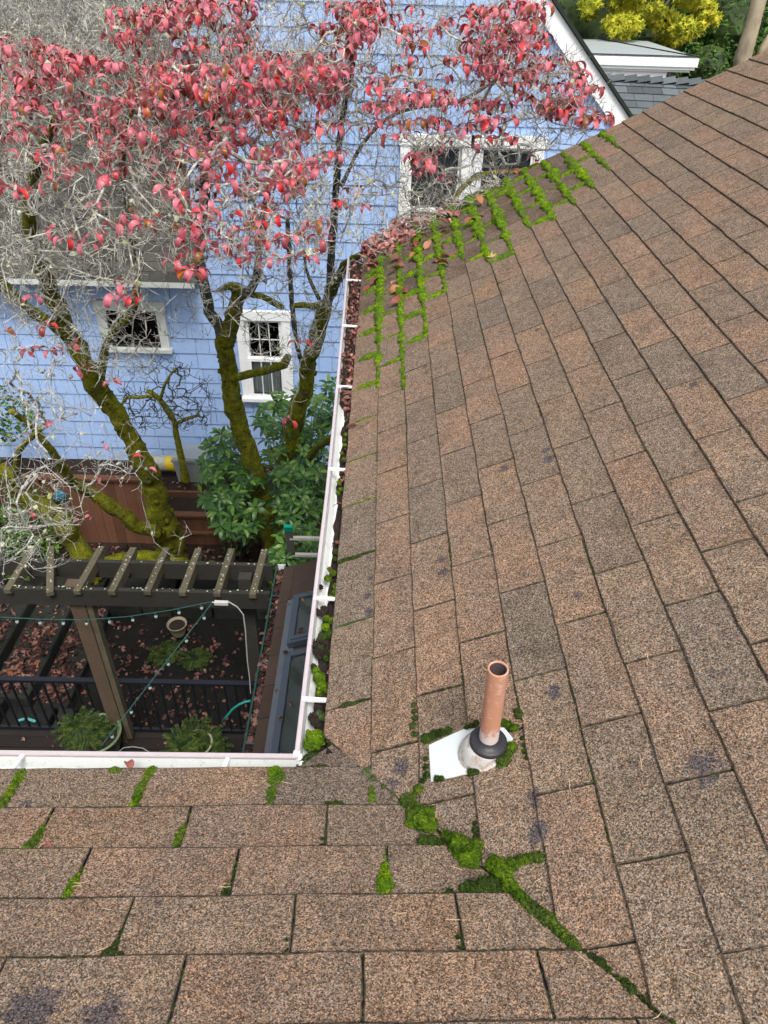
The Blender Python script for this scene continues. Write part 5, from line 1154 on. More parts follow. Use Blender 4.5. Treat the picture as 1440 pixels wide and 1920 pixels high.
t = thing('potted_fern', 'dark green feathery bush by the railing right of the diagonal light string', 'shrub'); c = Vector((-1.756,3.57,-5)); mb = MB(); fern(mb, (c.x, c.y, -5.2), 90, .42, 1.0, rf_, 16, .027); fern(mb, (c.x - .1, c.y - .1, -5.05), 50, .32, 1.2, rf_, 16, .024); mb.build('foliage', 'foliage_fern', t)
mb = MB(); mb.lathe([(.12, -5.36), (.17, -5.1), (.18, -5.08), (.16, -5.08)], (c.x, c.y, 0), 20); mb.build('pot', 'pot_tan', t)
c = Vector((-2.574,5.867,-5.7)); pot('garden_pot', 'small tan clay pot of dead leaves at the back of the patio', (c.x, c.y, LOW + .08), .13, .2, 'pot_tan')
t = thing('ground_cover_plant', 'low variegated ground cover plant beside the small tan pot', 'plant'); mb = MB(); fern(mb, (c.x - .12, c.y - .3, LOW + .02), 50, .3, .5, rf_, 10, .03); fern(mb, (c.x + .3, c.y - .4, LOW + .02), 60, .26, .7, rf_, 10, .03); mb.build('foliage', 'foliage_fern', t)
# odd garden things
t = thing('garden_hose', 'teal garden hose arching beside the deck railing', 'hose'); mb = MB(); mb.tube([(-1.4,3.5,-4.595),(-1.347,3.5,-4.506),(-1.283,3.5,-4.401),(-1.211,3.5,-4.323),(-1.143,3.5,-4.279),(-1.089,3.5,-4.261)], .013, 8); mb.build('hose', 'hose_teal', t, smooth=True)
t = thing('wire_hoop', 'thin black wire hoop standing on the deck behind the front gutter', 'hoop'); mb = MB(); mb.tube([(-2.608,3.56,-5.25),(-2.566,3.614,-5.25),(-2.467,3.629,-5.25),(-2.358,3.612,-5.25),(-2.262,3.554,-5.25)], .006, 6); mb.build('wire', 'box_grey', t)
for k, (a_, b_, lab) in enumerate((((-3.989,4.114,-5.5), (-3.915,4.145,-5.5), 'left one of two small teal plastic strips beyond the railing'), ((-3.884,4.146,-5.5), (-3.773,4.111,-5.5), 'right one of two small teal plastic strips beyond the railing'))):
    mb = MB(); mb.bar(a_, b_, .03, .012); mb.build('plastic_strip', 'plastic_teal', label=lab, category='strip', group='teal strips')
# yellow drum and grey box against the blue house
t = thing('yellow_drum', 'yellow and black drum with a grey paper label lying by the blue house wall', 'drum'); a_ = Vector((-3.591,8.6,-4.884)); b_ = Vector((-3.098,8.6,-4.88)); ax = (b_ - a_).normalized(); R_ = .125; L_ = (b_ - a_).length
def cyl(mb, p, q, r, n=20): mb.tube([p, q], r, n)
mb = MB(); cyl(mb, a_ + ax * .07, b_ - ax * .0, R_); mb.build('barrel', 'yellow_plastic', t, smooth=False)
mb = MB(); cyl(mb, a_, a_ + ax * .07, R_ + .004); mb.build('end_cap', 'black_plastic', t)
mb = MB(); cyl(mb, a_ + ax * .15, a_ + ax * .35, R_ + .003); mb.build('paper_label', 'label_print', t)
mb = MB(); cyl(mb, b_ - ax * .05, b_ + ax * .01, R_ + .004); mb.build('rim', 'yellow_plastic', t)
t = thing('storage_box', 'grey white lidded box against the blue wall behind the rhododendron', 'box'); bp_ = Vector((-2.838,8.5,-5.125)); x0 = bp_.x - .2
mb = MB(); mb.add([(x0, 8.4, -5.1), (x0 + .46, 8.4, -5.1), (x0 + .46, 8.75, -5.1), (x0, 8.75, -5.1), (x0 - .03, 8.37, -4.7), (x0 + .49, 8.37, -4.7), (x0 + .49, 8.78, -4.7), (x0 - .03, 8.78, -4.7)], [(0, 3, 2, 1), (0, 1, 5, 4), (1, 2, 6, 5), (2, 3, 7, 6), (3, 0, 4, 7)]); mb.build('bin', 'box_grey', t)
mb = MB(); mb.box(x0 - .05, x0 + .51, 8.35, 8.8, -4.7, -4.65); mb.box(x0 - .03, x0 + .49, 8.37, 8.78, -4.65, -4.63); mb.build('lid', 'box_grey', t)
t = thing('garden_glove', 'small blue bag hung on the fence behind the twigs', 'bag'); c = Vector((-4.421,7.3,-4.63)); mb = MB(); blob(mb, c, (0, -1, 0), .11, .08, .04, sub=3, rough=.4); mb.build('bag', 'plastic_blue', t, smooth=True)

# ================================================================== LOWER ROOF WITH SKYLIGHTS, GREEN GUTTER, LADDER
lr = thing('sunroom_roof', 'low brown sunroom roof under the long gutter with two skylights', 'roof')
GX = -.785; SZ = -2.82; SL = .36; YS0, YS1 = .1, 3.86
nS = math.sqrt(1 + SL * SL); SS = Slope((GX + .085, 0, SZ + .01), (0, 1, 0), (1, 0, SL))
mb = MB(); p = [SS.p(YS0, 0), SS.p(YS1, 0), SS.p(YS1, 1.05), SS.p(YS0, 1.05)]; quad3(mb, p, .05); mb.build('roof_deck', 'brown_roofing', lr)
for j in range(1):
    y = YS0
    while y < YS1:
        y1 = min(YS1, y + .3); mb = MB(); quad3(mb, [SS.p(y + .003, j * .14 - .01, .012), SS.p(y1 - .003, j * .14 - .01, .012), SS.p(y1 - .003, j * .14 + .095, .008), SS.p(y + .003, j * .14 + .095, .008)], .006); mb.build('roof_shingle', 'brown_roofing', lr); y = y1
y = 3.42
mb = MB(); quad3(mb, [SS.p(3.37, .10, .008), SS.p(YS1, .10, .008), SS.p(YS1, 1.05, .008), SS.p(3.37, 1.05, .008)], .006); mb.build('top_shingles', 'brown_roofing', lr)
mb = MB(); mb.box(GX + .13, .30, YS1 - .04, YS1, -6, SZ - .0); mb.box(GX + .13, GX + .17, YS0, YS1, -6, SZ - .03); mb.build('sunroom_wall', 'post_wood', lr)
# flashing strip + skylights
mb = MB(); quad3(mb, [SS.p(.3, .085, .016), SS.p(3.4, .085, .016), SS.p(3.4, .20, .016), SS.p(.3, .20, .016)], .004); mb.build('flashing', 'skylight_flashing', lr)
for (y0, y1) in ((2.83, 3.38), (1.62, 2.74)):
    sk = holder('skylight', lr); v0, v1 = .165, .92
    mb = MB(); fwid = .06
    def sbox(mb, u0, u1, a, b, h0, h1): mb.add([tuple(SS.p(u, v, h)) for h in (h0, h1) for u, v in ((u0, a), (u1, a), (u1, b), (u0, b))], [(0, 1, 2, 3), (7, 6, 5, 4), (0, 4, 5, 1), (1, 5, 6, 2), (2, 6, 7, 3), (3, 7, 4, 0)])
    for (w0, h) in ((0, .075), (.028, .085)):
        sbox(mb, y0 + w0, y1 - w0, v0 + w0, v0 + fwid, .017 if w0 == 0 else .076, h); sbox(mb, y0 + w0, y1 - w0, v1 - fwid, v1 - w0, .017 if w0 == 0 else .076, h); sbox(mb, y0 + w0, y0 + fwid, v0 + fwid, v1 - fwid, .017 if w0 == 0 else .076, h); sbox(mb, y1 - fwid, y1 - w0, v0 + fwid, v1 - fwid, .017 if w0 == 0 else .076, h)
    mb.build('frame', 'skylight_frame', sk)
    mb = MB(); mb.add([tuple(SS.p(u, v, .068)) for u, v in ((y0 + fwid, v0 + fwid), (y1 - fwid, v0 + fwid), (y1 - fwid, v1 - fwid), (y0 + fwid, v1 - fwid))], [(3, 2, 1, 0)]); mb.build('glass', 'glass', sk)
    mb = MB(); mb.add([tuple(SS.p(u, v, .058)) for u, v in ((y0 + fwid, v0 + fwid), (y1 - fwid, v0 + fwid), (y1 - fwid, v1 - fwid), (y0 + fwid, v1 - fwid))], [(0, 1, 2, 3)])
    mb.build('inner_blind', 'interior', sk)
mb = MB()
for _ in range(26):
    u, v = rnd.uniform(1.6, 3.4), rnd.uniform(.0, .8); place_leaf_mesh(mb, rnd.choice(LITV), SS.p(u, v, .03 if v < .2 else .09), rrot(.2), rnd.uniform(.5, .8))
mb.build('fallen_leaves', 'litter', smooth=True, kind='stuff', label='few pink leaves stuck to the skylights and lower roof', category='leaves')
gg = thing('green_gutter', 'dark green gutter of the low sunroom roof, full of pink leaves', 'gutter')
mb = long_strip([(GX, SZ), (GX + .008, SZ), (GX + .016, SZ - .06), (GX + .07, SZ - .06), (GX + .07, SZ), (GX + .08, SZ), (GX + .08, SZ - .07), (GX + .01, SZ - .07), (GX, SZ - .03)], [YS0 + (YS1 + .05 - YS0) * i / 4 for i in range(5)]); mb.build('trough', 'gutter_green', gg)
mb = MB(); mb.box(GX, GX + .08, YS1 + .05, YS1 + .056, SZ - .07, SZ + .004); mb.build('end_cap', 'white_paint', gg)
mb = MB(); mb.box(GX - .004, GX + .01, YS0, YS1 + .05, SZ - .006, SZ + .006); mb.build('lip', 'gutter_green', gg)
for y in (2.0, 2.75, 3.5): mb = MB(); mb.box(GX + .005, GX + .09, y, y + .012, SZ - .002, SZ + .003); mb.build('strap', 'skylight_frame', gg)
mb = MB()
for _ in range(420): place_leaf_mesh(mb, rnd.choice(LITV), (GX + rnd.uniform(.02, .065), rnd.uniform(1.6, 3.88), SZ + rnd.uniform(-.045, -.01)), rrot(.4), rnd.uniform(.4, .85))
mb.build('gutter_leaves', 'litter', smooth=True, kind='stuff', label='pink and orange leaves filling the dark green gutter', category='leaves')
ld = thing('ladder', 'weathered aluminium ladder leaning behind the sunroom roof, teal cap on its rail', 'ladder')
lt = Vector((-0.692,4.15,-2.587)); lb = Vector((lt.x - .0, lt.y + .75, -5.9))
mb = MB(); mb.bar(lt, lb, .03, .07, up=(1, 0, 0)); mb.build('rail', 'ladder_rail', ld)
off_ = Vector((.42, 0, 0)); mb = MB(); mb.bar(lt + off_, lb + off_, .03, .07, up=(1, 0, 0)); mb.build('rail', 'ladder_rail', ld)
mb = MB(); d = (lb - lt).normalized(); mb.bar(lt - d * .045, lt + d * .02, .038, .078, up=(1, 0, 0)); mb.build('rail_cap', 'plastic_green', ld)
for k in range(9): p = lt + d * (.135 + .262 * k); mb = MB(); mb.bar(p, p + off_, .035, .028); mb.build('rung', 'ladder_metal', ld)
# ================================================================== TREES IN THE YARD
def interp(limb, step=.07):
    """smooth a limb [(x, y, z, r)] into evenly spaced points with a little wander"""
    P_ = [Vector(p[:3]) for p in limb]; R_ = [p[3] * .86 for p in limb]; out = []
    for i in range(len(P_) - 1):
        p0 = P_[max(i - 1, 0)]; p1 = P_[i]; p2 = P_[i + 1]; p3 = P_[min(i + 2, len(P_) - 1)]; n = max(2, int((p2 - p1).length / step))
        for k in range(n):
            t = k / n; q = 0.5 * ((2 * p1) + (p2 - p0) * t + (2 * p0 - 5 * p1 + 4 * p2 - p3) * t * t + (3 * p1 - p0 - 3 * p2 + p3) * t ** 3)
            out.append((q, R_[i] + (R_[i + 1] - R_[i]) * t))
    out.append((P_[-1], R_[-1])); return out
def limb_mesh(mb, pts, sides=14, jit=.35, wob=.16):
    c = [p + Vector((noise.noise(p * 3.1), noise.noise(p * 3.1 + Vector((9, 0, 0))), 0)) * r * wob * 3 for p, r in pts]
    mb.tube(c, [r * (1 + .16 * noise.noise(p * 7)) for p, r in pts], sides, jit)
    return c
def moss_tufts(mb, pts, n, r=rnd):
    for _ in range(n):
        i = r.randrange(len(pts) - 1); p, rr = pts[i]
        if rr < .012: continue
        d = (pts[i + 1][0] - p).normalized(); o = rnd_dir(r); o = (o - d * o.dot(d)).normalized(); c = p + o * rr * .92
        blob(mb, c, o, rr * r.uniform(.18, .42), rz=rr * r.uniform(.1, .22), sub=1, rough=.5, fuzz=5, fh=.014)
class Net:
    """grows twigs from the limbs to scattered end points, always from the nearest existing twig"""
    def __init__(s, seed): s.P = []; s.par = []; s.D = []; s.r = random.Random(seed); s.tips = []; s.nl = 0; s.maxr = []
    def limb(s, pts, rmax=.03):
        prev = -1
        for p, r in pts[::2]: s.P.append(tuple(p)); s.par.append(-2); s.D.append(None); s.maxr.append(min(r * .8, rmax))
    def grow(s, targets, step=.075, jit=.020, up=.0):
        s.nl = s.nl or len(s.P); s.base = [None] * len(s.P)
        arr = np.zeros((len(s.P) + len(targets) * 60, 3)); arr[:len(s.P)] = s.P; n = len(s.P)
        T = [Vector(t) for t in targets]
        d0 = []
        A0 = arr[:n]
        for t in T: d0.append(np.min(((A0 - np.array(t)) ** 2).sum(1)))
        for i in sorted(range(len(T)), key=lambda i: d0[i] * s.r.uniform(.7, 1.3)):
            t = T[i]; dd = ((arr[:n] - np.array(t)) ** 2).sum(1); k = int(np.argmin(dd)); L = math.sqrt(dd[k])
            if L < .03: s.tips.append(k); continue
            a = Vector(arr[k]); dirp = s.D[k] or (t - a).normalized()
            ctrl = a + dirp * L * .42 + rnd_dir(s.r) * L * .16 + Vector((0, 0, up * L)); m = max(2, int(L / step)); prev = k; pp = a
            for j in range(1, m + 1):
                u = j / m; q = a * (1 - u) ** 2 + ctrl * 2 * u * (1 - u) + t * u * u
                if j < m: q = q + rnd_dir(s.r) * jit
                if n >= len(arr): break
                arr[n] = q; s.P.append(tuple(q)); s.par.append(prev); s.D.append((q - pp).normalized()); s.maxr.append(None); prev = n; n += 1; pp = q
            s.tips.append(prev)
    def mesh(s, rtip=.0016, expo=2.3, cap=.03, tw=1.0, twl=(.05, .13)):
        n = len(s.P); cnt = [0.0] * n; ch = {}
        for i in range(n - 1, -1, -1):
            if s.par[i] >= 0: ch.setdefault(s.par[i], []).append(i)
        for i in range(n - 1, -1, -1):
            c = ch.get(i, [])
            cnt[i] = max(1.0, sum(cnt[j] for j in c))
        rad = [min(cap, rtip * cnt[i] ** (1 / expo)) for i in range(n)]
        mb = MB(); done = set(); P_ = [Vector(p) for p in s.P]
        starts = [i for i in range(n) if s.par[i] >= 0 and (s.par[i] < s.nl or max(ch[s.par[i]], key=lambda j: cnt[j]) != i)]
        for st in starts:
            par = s.par[st]; chain = [P_[par], P_[st]]; rr = [rad[st] * 1.1, rad[st]]; i = st
            while i in ch:
                i = max(ch[i], key=lambda j: cnt[j]); chain.append(P_[i]); rr.append(rad[i])
            mb.tube(chain, rr, 3 if rr[0] < .004 else (5 if rr[0] < .010 else 7), cap=False)
        # short side twiglets with forked, upturned ends
        r = s.r
        for i in range(s.nl, n):
            if rad[i] > .008: continue
            k = tw * (1.0 if rad[i] < .004 else .6)
            while k > 0:
                if r.random() < k:
                    d = ((s.D[i] or Vector((0, 0, 1))) * .5 + rnd_dir(r) + Vector((0, 0, .45))).normalized(); L = r.uniform(*twl); p = P_[i]
                    q1 = p + d * L * .5 + rnd_dir(r) * .008; d2 = (d + Vector((0, 0, .35)) + rnd_dir(r) * .35).normalized(); q2 = q1 + d2 * L * .5
                    mb.tube([p, q1, q2], [rtip, rtip * .85, rtip * .7], 3, cap=False)
                    if r.random() < .7: mb.tube([q1, q1 + (d + rnd_dir(r) * .9).normalized() * L * .4], [rtip * .8, rtip * .6], 3, cap=False)
                    if r.random() < .35: blob(mb, q2, (0, 0, 1), rtip * 1.7, sub=1, rough=0)
                k -= 1
        return mb
LEAFM = []
for k in range(14):
    LEAFM.append(leaf_mesh('dogwood_leaf', 'leaf_red', rnd.uniform(.076, .108), rnd.uniform(.030, .044), rnd.uniform(.3, .9), rnd.uniform(-3.0, -1.6), rnd.uniform(.25, .6), 7, rnd.uniform(-.5, .5), .018))
LEAFV = [vf(m) for m in LEAFM]
def leaf_spray(t, tip, mass, n, r, s=1.0):
    """opposite drooping leaves under one twig end"""
    a0 = r.uniform(0, 6.28)
    for k in range(n):
        a = a0 + k * 6.283 / n + r.uniform(-.4, .4)
        loc = tip + Vector((math.cos(a), math.sin(a), 0)) * .004; eu = (r.gauss(0, .3), r.uniform(-.1, .5), a); sc_ = s * r.uniform(.75, 1.15)
        if mass is not None:
            from_e = Matrix.Rotation(eu[2], 3, 'Z') @ Matrix.Rotation(eu[1], 3, 'Y') @ Matrix.Rotation(eu[0], 3, 'X'); place_leaf_mesh(mass, r.choice(LEAFV), loc, from_e, sc_); continue
        o = link('leaf', r.choice(LEAFM), t); o.location = loc; o.rotation_euler = eu; o.scale = (sc_,) * 3
G_T = 'dogwood trees in the yard'
def tree(label, name, limbs, mats, mossn, groups, seed, twigmat, rtip=.0020, cap=.03, tw=1.7, jit=.022, leafpts=(), nleaf=(3, 6), lscale=1.0, extra=None, twl=(.05, .13), exc=2.3, lichen=0):
    t = thing(name, label, 'tree', G_T); net = Net(seed); allp = []
    for k, L_ in enumerate(limbs):
        pts = interp(L_); mb = MB(); limb_mesh(mb, pts, 14 if L_[0][3] > .05 else 9); mm = mats[k] if isinstance(mats, (list, tuple)) else mats
        mb.build('trunk' if k == 0 else 'limb', mm, t, smooth=True); net.limb(pts); allp.append((pts, mm))
    mb = MB()
    for pts, mm in allp:
        if mm == 'bark_moss': moss_tufts(mb, pts, int(mossn * len(pts)))
    if mb.v: mb.build('moss_tufts', 'moss_trunk', t, smooth=True, kind='stuff')
    net.grow([p for g in groups for p in g] + [p for p in leafpts], jit=jit)
    net.mesh(rtip=rtip, cap=cap, tw=tw, twl=twl, expo=exc).build('twigs', twigmat, t, kind='stuff')
    r = random.Random(seed + 1)
    lp = sorted(leafpts, key=lambda p: (Vector(p) - Vector(CAM_P)).length); nl_ = 0; mass = MB()
    for p in lp:
        k = r.randint(*nleaf); leaf_spray(t, Vector(p), mass if nl_ + k > 300 else None, k, r, lscale * r.uniform(.85, 1.15)); nl_ += k
    if mass.v: mass.build('farther_leaves', 'leaves_red_mass', t, smooth=True, kind='stuff')
    if lichen:
        mb = MB()
        for _ in range(lichen): p = Vector(net.P[r.randrange(net.nl, len(net.P))]); blob(mb, p, rnd_dir(r), r.uniform(.006, .02), rz=.006, sub=1, rough=.8)
        mb.build('lichen', 'lichen', t, kind='stuff')
    return t, net
a = Mat('moss_trunk', 0.95, 0.1); c = a.ramp(a.noise(15, 4, 0.8), [(0.3, (0.045, 0.045, 0.006)), (0.5, (0.10, 0.10, 0.010)), (0.72, (0.20, 0.19, 0.014))]); a.bump(a.noise(120, 3, .8), .9, .01); M['moss_trunk'] = a.col(c)

# --- tree 1: forked mossy trunk between the two lower windows
L1 = [[(-1.233,6.35,-5.247,0.192),(-1.247,6.3,-4.673,0.167),(-1.282,6.3,-4.178,0.148),(-1.361,6.2,-3.325,0.129),(-1.474,6.1,-2.603,0.121),(-1.507,6,-1.986,0.115),(-1.459,5.9,-1.542,0.104),(-1.327,5.8,-1.212,0.09),(-1.224,5.7,-0.956,0.077)],
      [(-1.471,5.9,-1.601,0.066),(-1.517,5.85,-1.321,0.064),(-1.572,5.8,-1.191,0.063),(-1.547,5.6,-0.774,0.057),(-1.428,5.2,-0.265,0.047),(-1.217,4.7,0.238,0.038),(-1.008,4.2,0.69,0.03),(-0.828,3.8,1.045,0.022)],
      [(-1.225,5.7,-0.966,0.056),(-1.269,5.65,-0.886,0.05),(-1.333,5.6,-0.859,0.04),(-1.411,5.55,-0.878,0.02)],
      [(-1.225,5.7,-0.966,0.066),(-1.121,5.6,-0.889,0.05),(-1.002,5.4,-0.641,0.038),(-0.89,5.1,-0.222,0.033),(-0.79,4.8,0.11,0.027),(-0.626,4.4,0.498,0.02)],
      [(-1.113,5.65,-0.944,0.035),(-1.015,5.6,-0.943,0.035),(-0.91,5.55,-0.973,0.033),(-0.806,5.5,-1.008,0.028)],
      [(-1.529,6,-2.03,0.043),(-1.36,5.9,-1.937,0.048),(-1.168,5.8,-1.833,0.047),(-0.992,5.7,-1.73,0.046),(-0.856,5.6,-1.642,0.051),(-0.801,5.55,-1.525,0.037)]]
T1L = vol([(-1.43,4.14,1.05),(-0.17,4.30,1.09),(-0.12,3.34,0.73),(-0.33,2.96,0.65),(-0.52,2.67,0.56),(-0.94,2.76,0.58),(-1.23,3.25,0.72)],[(-1.73,5.13,0.93),(-0.22,5.29,0.99),(-0.17,4.27,0.54),(-0.43,3.86,0.43),(-0.67,3.55,0.31),(-1.18,3.65,0.33),(-1.52,4.17,0.52)],200,11,0.029) + [(-0.99,2.85,0.36),(-0.93,2.88,0.41),(-1.00,2.82,0.32),(-0.76,2.87,0.40),(-0.68,2.86,0.38),(-0.63,2.83,0.35),(-0.50,2.88,0.42),(-0.49,2.82,0.34),(-0.38,2.90,0.44),(-0.29,2.92,0.47),(-0.25,2.95,0.50),(-0.22,2.89,0.44),(-0.33,2.83,0.35),(-0.25,2.83,0.36),(-0.71,2.92,0.46),(-0.85,2.92,0.45),(-0.90,2.78,0.27),(-0.89,2.79,0.28),(-0.83,2.85,0.36),(-0.59,2.90,0.44),(-0.45,2.97,0.53),(-0.93,2.93,0.46)]
T1T = vol([(-1.52,4.49,1.10),(-0.19,4.70,1.17),(-0.09,2.67,0.44),(-0.39,2.45,0.43),(-0.97,2.45,0.41),(-1.30,3.41,0.68)],[(-2.31,7.19,0.83),(-0.33,7.43,0.95),(-0.22,5.00,-0.30),(-0.72,4.74,-0.36),(-1.67,4.74,-0.39),(-2.08,5.91,0.15)],1500,12,0.000) + vol([(-1.35,3.74,0.03),(-0.15,3.74,0.06),(-0.28,3.44,-0.33),(-0.42,3.27,-0.56),(-0.91,3.40,-0.40),(-1.34,3.39,-0.41)],[(-1.87,5.45,-0.54),(-0.25,5.45,-0.50),(-0.42,5.05,-1.03),(-0.60,4.82,-1.34),(-1.28,4.99,-1.13),(-1.85,4.98,-1.14)],160,13,0.000)
tree('forked moss covered dogwood trunk rising between the two lower windows into the red canopy', 'dogwood_tree', L1, ['bark_moss', 'bark_bare', 'bark_moss', 'bark_bare', 'bark_moss', 'bark_moss'], 1.6, [T1T], 31, 'twig', leafpts=T1L, nleaf=(3, 5), cap=.022, lichen=500)
# --- tree 2: right trunk reaching over the gutter
L2 = [[(-1.368,7.2,-5.132,0.157),(-1.177,7.1,-4.104,0.132),(-1.021,7,-3.436,0.118),(-0.882,6.9,-2.901,0.113),(-0.769,6.8,-2.476,0.109),(-0.637,6.6,-1.932,0.103),(-0.538,6.4,-1.527,0.095),(-0.49,6.3,-1.277,0.084)],
      [(-0.49,6.3,-1.289,0.067),(-0.423,6.2,-1.095,0.049),(-0.377,6,-0.78,0.042),(-0.334,5.7,-0.292,0.039),(-0.272,5.4,0.18,0.033),(-0.216,5.1,0.626,0.026),(-0.141,4.8,0.976,0.02),(-0.114,4.6,1.241,0.016)],
      [(-0.478,6.3,-1.277,0.062),(-0.383,6.1,-1.057,0.054),(-0.267,5.6,-0.716,0.049),(-0.165,4.9,-0.366,0.039),(-0.035,4.6,-0.205,0.029),(0.17,4.5,-0.115,0.02),(0.412,4.6,-0.04,0.018),(0.633,5.2,-0.049,0.022),(0.821,5.8,0.03,0.024),(1.043,6,0.101,0.022),(1.289,6.1,0.099,0.02),(1.489,6.2,0.114,0.015)],
      [(-0.512,6.3,-1.278,0.045),(-0.598,6.2,-1.264,0.042),(-0.697,6.1,-1.216,0.035),(-0.795,6,-1.201,0.027)],
      [(-0.533,6.3,-1.221,0.025),(-0.59,6.2,-1.044,0.022),(-0.633,6.1,-0.847,0.016),(-0.636,6,-0.633,0.013)],
      [(-0.752,6.8,-2.37,0.029),(-0.818,6.6,-1.904,0.03),(-0.829,6.4,-1.355,0.031),(-0.806,6.2,-0.806,0.027),(-0.774,6,-0.34,0.023)],
      [(-0.238,5.4,0.098,0.02),(-0.061,5.4,0.427,0.019),(0.149,5.4,0.624,0.017),(0.404,5.5,0.691,0.017),(0.708,5.6,0.722,0.015),(0.992,5.6,0.878,0.013)],
      [(-0.944,7,-4.028,0.051),(-0.706,6.6,-3.335,0.053),(-0.453,6,-2.762,0.049),(-0.21,5.4,-2.3,0.033)]]
T2L = vol([(-0.24,4.40,1.42),(0.09,4.40,1.43),(0.03,4.30,1.29),(-0.16,4.18,1.13),(-0.23,4.28,1.26)],[(-0.28,5.01,1.39),(0.09,5.01,1.40),(0.02,4.90,1.25),(-0.19,4.76,1.07),(-0.27,4.88,1.22)],34,21,0.026) + vol([(-0.46,4.64,1.40),(0.09,4.64,1.42),(0.65,4.56,1.32),(0.24,4.37,1.06),(-0.31,4.33,1.00)],[(-0.54,5.50,1.37),(0.09,5.50,1.38),(0.72,5.41,1.27),(0.26,5.19,0.98),(-0.37,5.14,0.90)],34,121,0.032) + vol([(-0.31,4.39,1.08),(0.72,4.44,1.16),(0.93,4.23,0.89),(0.04,4.23,0.87)],[(-0.38,5.33,0.98),(0.82,5.38,1.07),(1.07,5.14,0.76),(0.03,5.13,0.73)],20,122,0.038) + vol([(0.58,4.28,1.44),(1.11,4.28,1.45),(1.06,4.17,1.30),(1.15,4.05,1.15),(0.96,3.99,1.07),(0.78,3.99,1.06),(0.62,4.07,1.16)],[(0.68,5.50,1.40),(1.33,5.51,1.41),(1.28,5.36,1.22),(1.38,5.22,1.04),(1.15,5.14,0.94),(0.93,5.14,0.93),(0.73,5.24,1.05)],80,22,0.026) + vol([(0.91,4.34,1.20),(1.21,4.32,1.18),(1.48,4.20,1.03),(1.51,4.07,0.85),(1.34,4.05,0.82),(1.05,4.09,0.87),(0.91,4.18,0.98)],[(1.03,5.17,1.13),(1.38,5.15,1.11),(1.69,5.01,0.93),(1.72,4.85,0.73),(1.53,4.83,0.70),(1.19,4.88,0.75),(1.03,4.98,0.88)],55,23,0.026) + vol([(-0.03,3.98,1.04),(0.56,3.95,1.01),(0.59,3.81,0.83),(0.37,3.63,0.59),(0.18,3.69,0.66),(0.01,3.81,0.81)],[(-0.06,5.14,0.91),(0.66,5.09,0.86),(0.70,4.93,0.64),(0.43,4.71,0.35),(0.19,4.78,0.44),(-0.01,4.92,0.62)],34,24,0.029) + vol([(0.58,4.16,0.95),(0.91,4.14,0.93),(0.92,3.97,0.72),(0.62,3.99,0.74)],[(0.66,5.07,0.83),(1.05,5.05,0.81),(1.06,4.86,0.56),(0.70,4.88,0.58)],17,25,0.029) + vol([(-0.09,4.01,0.09),(0.42,4.06,0.16),(0.53,3.95,0.01),(0.28,3.86,-0.11),(0.02,3.85,-0.11)],[(-0.10,4.26,0.01),(0.43,4.31,0.08),(0.55,4.20,-0.07),(0.29,4.10,-0.20),(0.02,4.10,-0.20)],16,26,0.029) + vol([(-0.66,3.98,1.19),(-0.15,3.93,1.13),(-0.21,3.77,0.93),(-0.52,3.71,0.84),(-0.65,3.77,0.92)],[(-0.78,4.81,1.12),(-0.19,4.74,1.04),(-0.26,4.56,0.81),(-0.62,4.50,0.71),(-0.77,4.56,0.80)],55,27,0.026) + [(-0.03,4.15,0.28),(-0.00,4.48,0.70),(-0.10,4.22,0.36),(1.18,4.35,0.55),(0.98,4.30,0.49),(0.77,4.41,0.63),(-0.49,3.26,-0.90),(0.44,4.32,0.51),(0.54,4.28,0.45),(0.33,4.37,0.56),(-0.44,3.59,-0.48),(-0.21,4.16,0.29),(-0.17,4.18,0.30)]
T2T = vol([(-0.22,5.41,1.38),(1.37,6.32,1.38),(1.44,5.99,1.18),(1.33,4.86,0.63),(0.99,4.26,0.47),(0.38,3.40,0.35),(-0.10,2.87,0.38)],[(-0.37,8.22,1.26),(1.85,9.14,1.28),(1.95,8.75,1.00),(1.85,7.42,0.20),(1.40,6.73,-0.08),(0.52,5.77,-0.34),(-0.23,5.20,-0.37)],1400,28,0.000) + vol([(1.03,4.44,1.16),(1.27,4.44,1.17),(1.55,4.21,0.88),(1.35,4.09,0.71),(1.08,4.04,0.65)],[(1.20,5.50,1.07),(1.49,5.50,1.08),(1.83,5.23,0.73),(1.59,5.08,0.53),(1.26,5.03,0.45)],150,29,0.000) + vol([(-0.50,4.34,-0.14),(-0.15,4.37,-0.10),(-0.17,3.96,-0.64),(-0.48,3.82,-0.83)],[(-0.68,5.96,-0.67),(-0.22,5.99,-0.62),(-0.26,5.46,-1.31),(-0.66,5.27,-1.57)],50,30,0.000) + vol([(-0.68,4.27,1.41),(-0.10,4.28,1.43),(-0.09,3.89,0.91),(-0.67,3.88,0.90)],[(-1.00,6.47,1.32),(-0.19,6.48,1.34),(-0.17,5.92,0.61),(-0.98,5.92,0.60)],300,35,0.000)
tree('mossy dogwood trunk right of the window, its boughs crossing over the roof gutter', 'dogwood_tree', L2, ['bark_moss', 'bark_bare', 'bark_moss', 'bark_moss', 'bark_moss', 'bark_bare', 'bark_bare', 'bark_moss'], 1.5, [T2T], 41, 'twig', leafpts=T2L, nleaf=(3, 5), cap=.02, lichen=300, exc=2.4)
